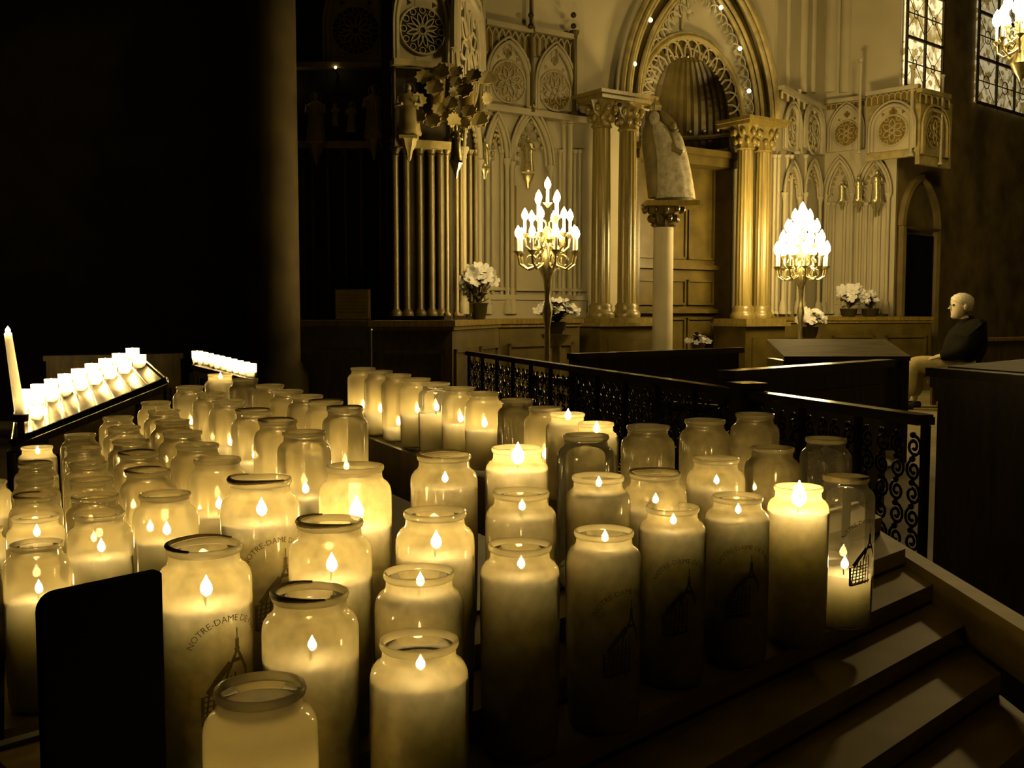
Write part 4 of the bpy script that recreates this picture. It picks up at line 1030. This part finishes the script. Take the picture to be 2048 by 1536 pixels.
# ================================================================== flowers, plaque
def blossom(mb, c, r, rnd, n=5, tilt=None):
    R = Matrix.Rotation(rnd.uniform(0, 6.3), 3, 'Z'); T = Matrix.Rotation(rnd.uniform(.6, 1.5) if tilt is None else tilt, 3, 'X')
    Z = Matrix.Rotation(rnd.uniform(-.9, .9), 3, 'Z'); Rm = Z @ T @ R; c = Vector(c)
    for k in range(n):
        a = 2 * PI * k / n; pts = []
        for (q, w_) in ((.05, .06), (.45, .36), (.85, .34), (1.0, .1)):
            for sg in (-1, 1): pts.append(c + Rm @ Vector((r * (q * math.cos(a) - sg * w_ * math.sin(a)), r * (q * math.sin(a) + sg * w_ * math.cos(a)), r * .3 * q)))
        mb.add(pts, [(0, 1, 3, 2), (2, 3, 5, 4), (4, 5, 7, 6)])
    mb.ball(c, r * .15, 5, 4)
def leaf(mb, c, d, l, w_):
    c = Vector(c); d = Vector(d).normalized(); s = d.cross(Vector((0, 0, 1))); s = s.normalized() if s.length > .01 else Vector((1, 0, 0))
    P = [c, c + d * l * .35 + s * w_, c + d * l * .35 - s * w_ + Vector((0, 0, .002)), c + d * l * .75 + s * w_ * .7 - Vector((0, 0, l * .08)), c + d * l * .75 - s * w_ * .7 - Vector((0, 0, l * .08)), c + d * l - Vector((0, 0, l * .25))]
    mb.add(P, [(0, 1, 2), (1, 3, 4, 2), (3, 5, 4)])
def plant(x, yt, yb, Y, wpx, potw, pot_h, nb, label, cat, sd, zbase=None, br=.035, name='flower_arrangement', top=.5):
    rnd = random.Random(sd); b = at_Y(x, yb, Y); tp_ = at_Y(x, yt, Y); b = Vector((b.x, b.y, b.z if zbase is None else zbase))
    H = tp_.z - b.z; W = wpx * Y / FPX / 2
    t = thing(name, b, label, cat)
    mb = MB(); pw = potw * Y / FPX / 2; mb.lathe([(pw * .7, 0), (pw * .9, pot_h * .4), (pw, pot_h * .9), (pw * 1.05, pot_h), (pw * .9, pot_h), (pw * .85, pot_h * .85)], b, 18); mb.build('pot', M['pot'], t, True)
    pts = []
    for k in range(nb):
        a = rnd.uniform(0, 2 * PI); q = math.sqrt(rnd.random()); zz = b.z + H * (top + (1 - top) * (1 - q * q * .7) * rnd.uniform(.75, 1.0))
        pts.append(Vector((b.x + W * q * math.cos(a), b.y + W * .7 * q * math.sin(a), min(zz, b.z + H))))
    mb = MB(); c0 = b + Vector((0, 0, pot_h * .9))
    for p in pts: mb.tube([c0, c0.lerp(p, .5) + Vector((0, 0, .03)), p], .004, 4)
    mb.build('stems', M['leaf'], t)
    mb = MB()
    for k in range(nb + 10):
        a = rnd.uniform(0, 2 * PI); h0 = rnd.uniform(0, H * top); leaf(mb, c0 + Vector((0, 0, h0)), (math.cos(a), math.sin(a), rnd.uniform(.1, .9)), W * rnd.uniform(.6, 1.1), W * .2)
    mb.build('leaves', M['leaf'], t)
    mb = MB()
    for p in pts: blossom(mb, p, br * rnd.uniform(.8, 1.2), rnd)
    mb.build('blossoms', M['petal'], t)
    return t
plant(958, 526, 634, 8.9, 70, 34, .14, 30, 'white orchid plant in a dark pot on the ledge below the lit left wing', 'flowers', 1, ZL, .065, top=.5)
plant(1113, 600, 668, 8.5, 80, 40, .10, 46, 'white bouquet in a dark vase on a tall stand before the left candelabrum', 'flowers', 2, None, .042, top=.5)
fs = at_Y(1113, 668, 8.5)
st2 = thing('flower_stand', (fs.x, fs.y, 0), 'slender dark wooden stand under the white bouquet before the left candelabrum', 'stand')
mb = MB(); mb.lathe([(.16, 0), (.15, .03), (.04, .08), (.035, fs.z - .1), (.12, fs.z - .03), (.13, fs.z)], (fs.x, fs.y, 0), 18); mb.build('post', M['midwood'], st2, True)
plant(1395, 672, 705, 10.2, 48, 30, .1, 14, 'low bunch of small pale flowers just right of the statue pillar', 'flowers', 3, None, .035, top=.45)
fs = at_Y(1395, 705, 10.2)
st3 = thing('flower_stand', (fs.x, fs.y, 0), 'squat stand under the low bunch of pale flowers by the statue pillar', 'stand')
mb = MB(); mb.box((fs.x, fs.y, fs.z / 2), (.24, .24, fs.z)); mb.box((fs.x, fs.y, fs.z - .02), (.3, .3, .03)); mb.build('body', M['darkwood'], st3)
plant(1619, 622, 676, 11.1, 58, 34, .12, 34, 'white bouquet in a dark vase before the right candelabrum', 'flowers', 4, None, .055, top=.5)
fs = at_Y(1619, 676, 11.1)
st4 = thing('flower_stand', (fs.x, fs.y, 0), 'slender stand under the white bouquet before the right candelabrum', 'stand')
mb = MB(); mb.lathe([(.16, 0), (.15, .03), (.04, .08), (.035, fs.z - .1), (.12, fs.z - .03), (.13, fs.z)], (fs.x, fs.y, 0), 18); mb.build('post', M['midwood'], st4, True)
plant(1697, 568, 632, 12.55, 60, 34, .1, 24, 'potted plant with white blossoms on the right ledge, left of the leafy one', 'flowers', 5, ZL, .07, top=.4)
plant(1740, 582, 632, 12.65, 54, 34, .1, 8, 'dark leafy potted plant with few blossoms at the right end of the ledge', 'flowers', 6, ZL, .045, top=.4)
p0 = at_Y(668, 634, 7.75); p1 = at_Y(738, 578, 7.75)
pl = thing('plaque', ((p0.x + p1.x) / 2, 7.78, ZL), 'yellowed framed notice with faint lines, standing on the dark left ledge', 'notice')
mb = MB(); mb.box(((p0.x + p1.x) / 2, 7.80, (ZL + p1.z) / 2 + .004), (p1.x - p0.x, .016, p1.z - ZL - .006)); mb.build('frame', M['midwood'], pl)
mb = MB(); mb.box(((p0.x + p1.x) / 2, 7.79, (ZL + p1.z) / 2 + .004), (p1.x - p0.x - .02, .006, p1.z - ZL - .026)); mb.build('sheet', M['paper'], pl)
mb = MB()
for k in range(6):
    mb.box(((p0.x + p1.x) / 2, 7.7865, p1.z - .045 - .026 * k), (p1.x - p0.x - .06, .002, .006))
mb.build('faint_lines', M['gilt'], pl)
mb = MB(); g0 = at_Y(742, 660, 7.6); rod = thing('gilt_rod', (g0.x, g0.y, 0), 'thin upright gilt rod rising behind the far end of the back row of jars', 'rod')  # rod added where an edge catches the light
mb.tube([(g0.x, g0.y, 0.02), (g0.x, g0.y, g0.z)], .008, 6); mb.ball((g0.x, g0.y, g0.z), .012, 6, 4); mb.build('pole', M['gold'], rod)
mb = MB(); mb.lathe([(.09, 0), (.08, .015), (.012, .03)], (g0.x, g0.y, 0), 12); mb.build('foot', M['gold'], rod)

# ================================================================== iron communion rail
ZR = E - .30
ra, rc = at_z(938, 702, ZR), at_z(1862, 831, ZR)
RW = Wall((ra.x, ra.y), (rc.x, rc.y)); upost = RW.uz(1493, 776)[0]
def spiral(mb, uc, zc, r, sg, o, turns=1.6, n=18, rad=.0055):
    RW.tube(mb, [(uc + sg * r * (1 - .78 * i / n) * math.cos(PI / 2 + 2 * PI * turns * i / n), zc + r * (1 - .78 * i / n) * math.sin(PI / 2 + 2 * PI * turns * i / n), o) for i in range(n + 1)], rad, 4)
def railing(u0, u1, label):
    t = thing('iron_railing', RW.pt((u0 + u1) / 2, 0, 0), label, 'railing', 'halves of the iron railing')
    mb = MB(); RW.box(mb, u0, u1, ZR - .030, ZR - .008, -.032, .032); RW.box(mb, u0, u1, ZR - .008, ZR, -.026, .026); mb.build('handrail', M['brasswood'], t)
    mb = MB(); RW.box(mb, u0, u1, .05, .075, -.012, .012); mb.build('bottom_bar', M['iron'], t)
    n = max(1, round((u1 - u0) / .36)); du = (u1 - u0) / n
    for k in range(n + 1):
        mb = MB(); RW.box(mb, u0 + du * k - .010, u0 + du * k + .010, 0, ZR - .03, -.010, .010); mb.build('upright', M['iron'], t)
    for k in range(n):
        mb = MB(); a = u0 + du * k + .012; wd = (du - .024) / 4
        for c in range(4):
            uu = a + wd * (c + .5); z = .11
            j = 0
            while z < ZR - .06:
                spiral(mb, uu, z, wd * .46, 1 if (c + j) % 2 else -1, 0); mb.ball(RW.pt(uu, z + wd * .48, .004), .010, 5, 4)
                z += wd * 1.0; j += 1
        mb.build('scrollwork_panel', M['iron'], t)
M['brasswood'] = principled('polished_handrail', (.10, .062, .008), 0.18, var=.2, scale=5, spec=.8)
railing(0, upost - .06, 'far half of the scrolled iron railing, before the front pew')
railing(upost + .06, RW.L - .02, 'near half of the scrolled iron railing, ending at the big dark cabinet')
p_ = RW.pt(upost, 0, 0)
post = thing('railing_post', p_, 'square dark post joining the two halves of the iron railing', 'post')
ry = math.atan2(RW.d.y, RW.d.x)
mb = MB(); mb.box((p_.x, p_.y, (ZR + .01) / 2), (.10, .09, ZR + .01), ry); mb.build('shaft', M['darkwood'], post)
mb = MB(); mb.box((p_.x, p_.y, ZR + .018), (.12, .11, .02), ry); mb.build('cap', M['brasswood'], post)

# ================================================================== pews
def pew(w, u0, u1, zt, label, seat=True, slope=0.0, name='pew', deep=.42, group='pews before the altar'):
    """back panel in the plane of w facing the camera side; seat on the far side"""
    t = thing(name, w.pt((u0 + u1) / 2, 0, 0), label, 'pew', group)
    mb = MB(); w.box(mb, u0, u1, .10, zt - .03, -.03, 0); w.box(mb, u0 + .06, u1 - .06, .2, zt - .12, 0, .008); mb.build('back_panel', M['darkwood'], t)
    mb = MB(); w.box(mb, u0 - .02, u1 + .02, zt - .035, zt, -.055, .03); mb.build('top_rail', M['brasswood'], t)
    if seat:
        mb = MB(); w.box(mb, u0, u1, .40, .44, -deep, -.03); mb.build('seat', M['darkwood'], t)
    for u in (u0, u1 - .04):
        mb = MB(); w.box(mb, u, u + .04, 0, zt - .035, -.06, .0); w.box(mb, u, u + .04, 0, .40, -deep, -.06); w.box(mb, u, u + .04, .56, .6, -deep, -.06); w.box(mb, u, u + .04, .4, .6, -deep, -deep + .05); mb.build('end', M['darkwood'], t)
    return t
ZP = E - .25
a1, a2 = at_z(1152, 707, ZP), at_z(1478, 695, ZP); PA = Wall((a1.x, a1.y), (a2.x, a2.y))
pew(PA, 0, PA.L, ZP, 'long dark pew behind the railing, in front of the statue pillar', False)
b1, b2 = at_z(1463, 741, ZP), at_z(1776, 719, ZP); PB = Wall((b1.x, b1.y), (b2.x, b2.y))
pew(PB, 0, PB.L, ZP, 'dark pew with a bright top edge behind the railing post', False)
# kneeler desk with sloping top
k1, k2 = at_z(1566, 700, E - .26), at_z(1818, 706, E - .28); k3 = at_z(1722, 686, E - .2); k0 = at_z(1566, 692, E - .2)
KW = Wall((k1.x, k1.y), (k2.x, k2.y))
desk = thing('kneeling_desk', KW.pt(KW.L / 2, 0, 0), 'wooden kneeling desk with a broad sloping top, beyond the bright-edged pew', 'desk')
zf, zk, dp = E - .30, E - .20, .42
mb = MB(); mb.hexa([KW.pt(0, zf - .03, .03), KW.pt(KW.L, zf - .03, .03), KW.pt(KW.L, zk - .03, -dp), KW.pt(0, zk - .03, -dp), KW.pt(0, zf, .03), KW.pt(KW.L, zf, .03), KW.pt(KW.L, zk, -dp), KW.pt(0, zk, -dp)]); mb.build('sloping_top', M['deskwood'], desk)
mb = MB(); KW.box(mb, .04, KW.L - .04, .08, zf - .03, -.04, 0); mb.build('front_panel', M['darkwood'], desk)
for u in (0.0, KW.L - .05):
    mb = MB(); KW.box(mb, u, u + .05, 0, zf - .03, -dp + .03, .01); mb.build('end_panel', M['darkwood'], desk)
# pew the person leans on
d1, d2 = at_Y(1945, 676, 10.55), at_Y(2100, 668, 11.2); PD = Wall((d1.x, d1.y), (d2.x, d2.y))
pewd = thing('pew', PD.pt(.6, 0, 0), 'dark pew at the right behind the seated person, its top catching light', 'pew', 'pews before the altar')
mb = MB(); PD.box(mb, 0, PD.L + .6, .1, d1.z - .03, -.03, 0); mb.build('back_panel', M['darkwood'], pewd)
mb = MB(); PD.box(mb, -.03, PD.L + .62, d1.z - .035, d1.z, -.05, .03); mb.build('top_rail', M['midwood'], pewd)
mb = MB(); PD.box(mb, -.02, .04, 0, d1.z - .035, -.06, .02); mb.build('end', M['midwood'], pewd)

# ================================================================== big cabinet at the right
zc = E - .146
q0, q1, q2_ = at_z(1851, 735, zc), at_z(2048, 751, zc), at_z(2048, 718, zc)
e1_, e2_ = (q1 - q0), (q2_ - q0); q1 = q0 + e1_ * 2.2; q2_ = q0 + e2_ * 1.6; q3 = q1 + (q2_ - q0)
cab = thing('cabinet', ((q0.x + q3.x) / 2, (q0.y + q3.y) / 2, 0), 'massive dark cabinet with moulded top looming at the right edge', 'cabinet')
ctr = (q0 + q3) / 2
def quad(f): return [(ctr.x + (p.x - ctr.x) * f, ctr.y + (p.y - ctr.y) * f) for p in (q0, q1, q3, q2_)]
for nm, f, za_, zb_, m in (('top_board', 1.0, zc - .022, zc, 'brasswood'), ('cornice', .975, zc - .05, zc - .022, 'darkwood'), ('neck_moulding', .95, zc - .085, zc - .05, 'darkwood'), ('body', .93, .0, zc - .085, 'darkwood')):
    mb = MB(); mb.prism(quad(f), za_, zb_); mb.build(nm, M[m], cab)
mb = MB()
qq = quad(.88); mb.prism(qq, zc - .001, zc + .003); mb.build('inset_top', M['deskwood'], cab)

# ================================================================== seated person
def skin_body(name, joints, edges, parent, mat, origin, sub=2, root=0):
    me = bpy.data.meshes.new(name); me.from_pydata([Vector(j[0]) - origin for j in joints], edges, []); me.update()
    o = bpy.data.objects.new(name, me); COL.objects.link(o); o.parent = parent
    sk = o.modifiers.new('skin', 'SKIN'); sk.use_smooth_shade = True
    for i, j in enumerate(joints):
        r = j[1]; me.skin_vertices[0].data[i].radius = r if isinstance(r, tuple) else (r, r)
        me.skin_vertices[0].data[i].use_root = (i == root)
    s = o.modifiers.new('sub', 'SUBSURF'); s.levels = sub; s.render_levels = sub
    me.materials.append(mat); return o
PY = 10.4
def pp_(x, y, dy=0.0): return at_Y(x, y, PY + dy)
po = pp_(1905, 735); po = Vector((po.x, po.y, 0))
per = thing('person', po, 'seated person with fair hair, dark coat and light trousers, in profile facing the altar', 'person')
hip = pp_(1918, 738); kneeL = pp_(1822, 726, -.10); kneeR = pp_(1832, 727, .12); ankL = pp_(1813, 800, -.10); ankR = pp_(1828, 800, .12)
belly = pp_(1921, 712); chest = pp_(1940, 676); nk = pp_(1930, 645); skull = pp_(1922, 618)
shL = pp_(1948, 664, -.17); shR = pp_(1948, 664, .17); elL = pp_(1922, 704, -.24); elR = pp_(1918, 704, .24); wrL = pp_(1872, 715, -.14); wrR = pp_(1868, 716, .12)
hpL = hip + Vector((0, -.10, 0)); hpR = hip + Vector((0, .10, 0)); toeL = ankL + Vector((-.14, 0, -.05)); toeR = ankR + Vector((-.14, 0, -.05))
J = [(hip, .12), (belly, .125), (chest, (.14, .13)), (nk, .055), (skull + Vector((0, 0, -.05)), .06), (hpL, .085), (kneeL, .062), (ankL, .04), (toeL, .032), (hpR, .085), (kneeR, .062), (ankR, .04), (toeR, .032),
     (shL, .05), (elL, .035), (wrL, .028), (shR, .05), (elR, .035), (wrR, .028)]
Ed = [(0, 1), (1, 2), (2, 3), (3, 4), (0, 5), (5, 6), (6, 7), (7, 8), (0, 9), (9, 10), (10, 11), (11, 12), (2, 13), (13, 14), (14, 15), (2, 16), (16, 17), (17, 18)]
skin_body('body', J, Ed, per, M['skin'], po)
# head with face in profile (facing -x)
hc = pp_(1922, 612)
mb = MB(); HS = .112
rings = []
prof = [(-1.15, .30, -.55), (-1.0, .48, -.42), (-.7, .62, -.25), (-.35, .76, -.08), (0, .86, .05), (.35, .90, .12), (.7, .80, .14), (.95, .55, .12), (1.08, .2, .1)]
for (z, r, sh) in prof:
    ring = []
    for i in range(20):
        a = 2 * PI * i / 20; ca, sa = math.cos(a), math.sin(a)
        fx = r * ca * 1.05 + sh * .6 * (1 if ca > -2 else 0)
        if ca < -.85:   # face side: brow, eye socket, chin
            fx += {-1.15: -.06, -1.0: -.12, -.7: -.05, -.35: -.05, 0: .05, .35: -.04}.get(z, 0)
        ring.append(hc + Vector((fx * HS, r * .82 * sa * HS, z * HS)))
    rings.append(ring)
mb.loft(rings)
hx = hc + Vector((-.92 * HS, 0, -.12 * HS))
mb.loft([[hx + Vector((.02, .016, -.018)), hx + Vector((.02, -.016, -.018)), hx + Vector((.03, -.006, .045)), hx + Vector((.03, .006, .045))], [hx + Vector((-.028, .006, -.014)), hx + Vector((-.028, -.006, -.014)), hx + Vector((.004, -.003, .03)), hx + Vector((.004, .003, .03))]])
for dz in (-.058, -.07): mb.ball(hx + Vector((.022, 0, dz)), .014, 8, 5, (.8, 1.5, .5))
for sy in (-1, 1): mb.ball(hc + Vector((.10 * HS, sy * .78 * HS, -.1 * HS)), .026, 8, 6, (.8, .35, 1.2))
head = mb.build('head', M['skin'], per, True)
for sy in (-1, 1):
    mb = MB(); mb.ball(hc + Vector((-.80 * HS, sy * .30 * HS, .08 * HS)), .012, 8, 6); mb.build('eye', M['wick'], head)
mb = MB(); rings = []
for (z, r, sh) in ((-.45, .55, .55), (-.2, .72, .40), (.1, .86, .26), (.42, .96, .17), (.75, .90, .12), (1.02, .62, .10), (1.18, .22, .08)):
    rings.append([hc + Vector(((r * math.cos(a) * 1.06 + sh * .75) * HS, r * .9 * math.sin(a) * HS, z * HS)) for a in [2 * PI * i / 20 for i in range(20)]])
mb.loft(rings); mb.build('hair', M['hair'], head, True)
mb = MB(); T = Matrix.Rotation(-.25, 3, 'Y'); mb.lathe([(.125, -.075), (.10, -.02), (.082, .035), (.078, .05), (.066, .05), (.066, .0)], nk + Vector((.012, 0, -.0)), 20, axis=T); mb.build('collar', M['coat'], per, True)
# clothing grown over the same pose
J2 = [(hip + Vector((.0, 0, .02)), .20), (belly, .20), (chest, (.21, .20)), (pp_(1936, 637), .095), (shL, .13), (elL, .09), (wrL.lerp(elL, .12), .05), (shR, .13), (elR, .09), (wrR.lerp(elR, .12), .05)]
skin_body('coat', J2, [(0, 1), (1, 2), (2, 3), (2, 4), (4, 5), (5, 6), (2, 7), (7, 8), (8, 9)], per, M['coat'], po)
J3 = [(hip, .14), (hpL, .12), (kneeL, .10), (ankL + Vector((0, 0, .02)), .082), (hpR, .12), (kneeR, .10), (ankR + Vector((0, 0, .02)), .082)]
skin_body('trousers', J3, [(0, 1), (1, 2), (2, 3), (0, 4), (4, 5), (5, 6)], per, M['trousers'], po)
for ak, to in ((ankL, toeL), (ankR, toeR)):
    mb = MB(); zf_ = .0
    rings = []
    for t_ in (0, .25, .6, .9, 1.0):
        c = Vector((ak.x + .06 + (to.x - ak.x - .09) * t_, ak.y, 0)); r = (.042, .048, .05, .042, .02)[(0, .25, .6, .9, 1.0).index(t_)]; h = max(.05, (ak.z - .01)) if t_ < .4 else .055
        rings.append([Vector((c.x, c.y + r * math.cos(a), h / 2 + h / 2 * math.sin(a))) for a in [2 * PI * i / 12 for i in range(12)]])
    mb.loft(rings); mb.build('shoe', M['shoe'], per, True)
for wr, sg in ((wrL, -1), (wrR, 1)):
    mb = MB(); hd_ = Vector((-1, 0, -.25)).normalized()
    mb.loft([[wr + hd_ * t_ + Vector((0, r * math.cos(a), r * .5 * math.sin(a))) for a in [2 * PI * i / 10 for i in range(10)]] for t_, r in ((-.01, .026), (.03, .038), (.07, .042), (.095, .036))])
    for k, l in enumerate((.06, .072, .068, .052)):
        b = wr + hd_ * .09 + Vector((0, (k - 1.5) * .019, 0)); mb.tube([b, b + hd_ * l * .5 + Vector((0, 0, -.006)), b + hd_ * l * .8 + Vector((0, 0, -.028))], [.0095, .009, .007], 7)
    b = wr + hd_ * .03 + Vector((0, -sg * .034, 0)); mb.tube([b, b + hd_ * .03 + Vector((0, -sg * .02, -.005)), b + hd_ * .06 + Vector((0, -sg * .022, -.015))], [.011, .010, .008], 7)
    mb.build('hand', M['skin'], per, True)
# the bench the person sits on
bs = thing('bench', (po.x + .05, PY, 0), 'plain dark bench under the seated person', 'bench')
mb = MB(); mb.box((po.x + .15, PY, hip.z - .16), (.46, .9, .04)); mb.build('seat', M['darkwood'], bs)
for sx in (-.02, .32):
    for sy in (-.4, .4):
        mb = MB(); mb.box((po.x + sx, PY + sy, (hip.z - .175) / 2), (.05, .05, hip.z - .175)); mb.build('leg', M['darkwood'], bs)
# ================================================================== added fill spots, high up and unseen, to brighten the altar screen
def added_fill_spot(p, q, power, r, ang):
    l = bpy.data.lights.new('nave_lamp', 'SPOT'); l.energy = power; l.shadow_soft_size = r; l.color = (1, .69, .25)
    l.spot_size = math.radians(ang); l.spot_blend = .6
    o = bpy.data.objects.new('nave_lamp', l); COL.objects.link(o); o.location = p
    o.rotation_euler = (Vector(q) - Vector(p)).to_track_quat('-Z', 'Y').to_euler()
    return o
added_fill_spot((3.9, 6.6, 5.6), (3.4, 12.2, 2.4), 105, .35, 92)
added_fill_spot((3.0, 7.2, 4.6), (-.65, 8.6, 2.9), 170, .2, 40)
w = bpy.data.worlds.new('world'); SC.world = w; w.use_nodes = True
w.node_tree.nodes['Background'].inputs[0].default_value = (1, .69, .25, 1); w.node_tree.nodes['Background'].inputs[1].default_value = .0012
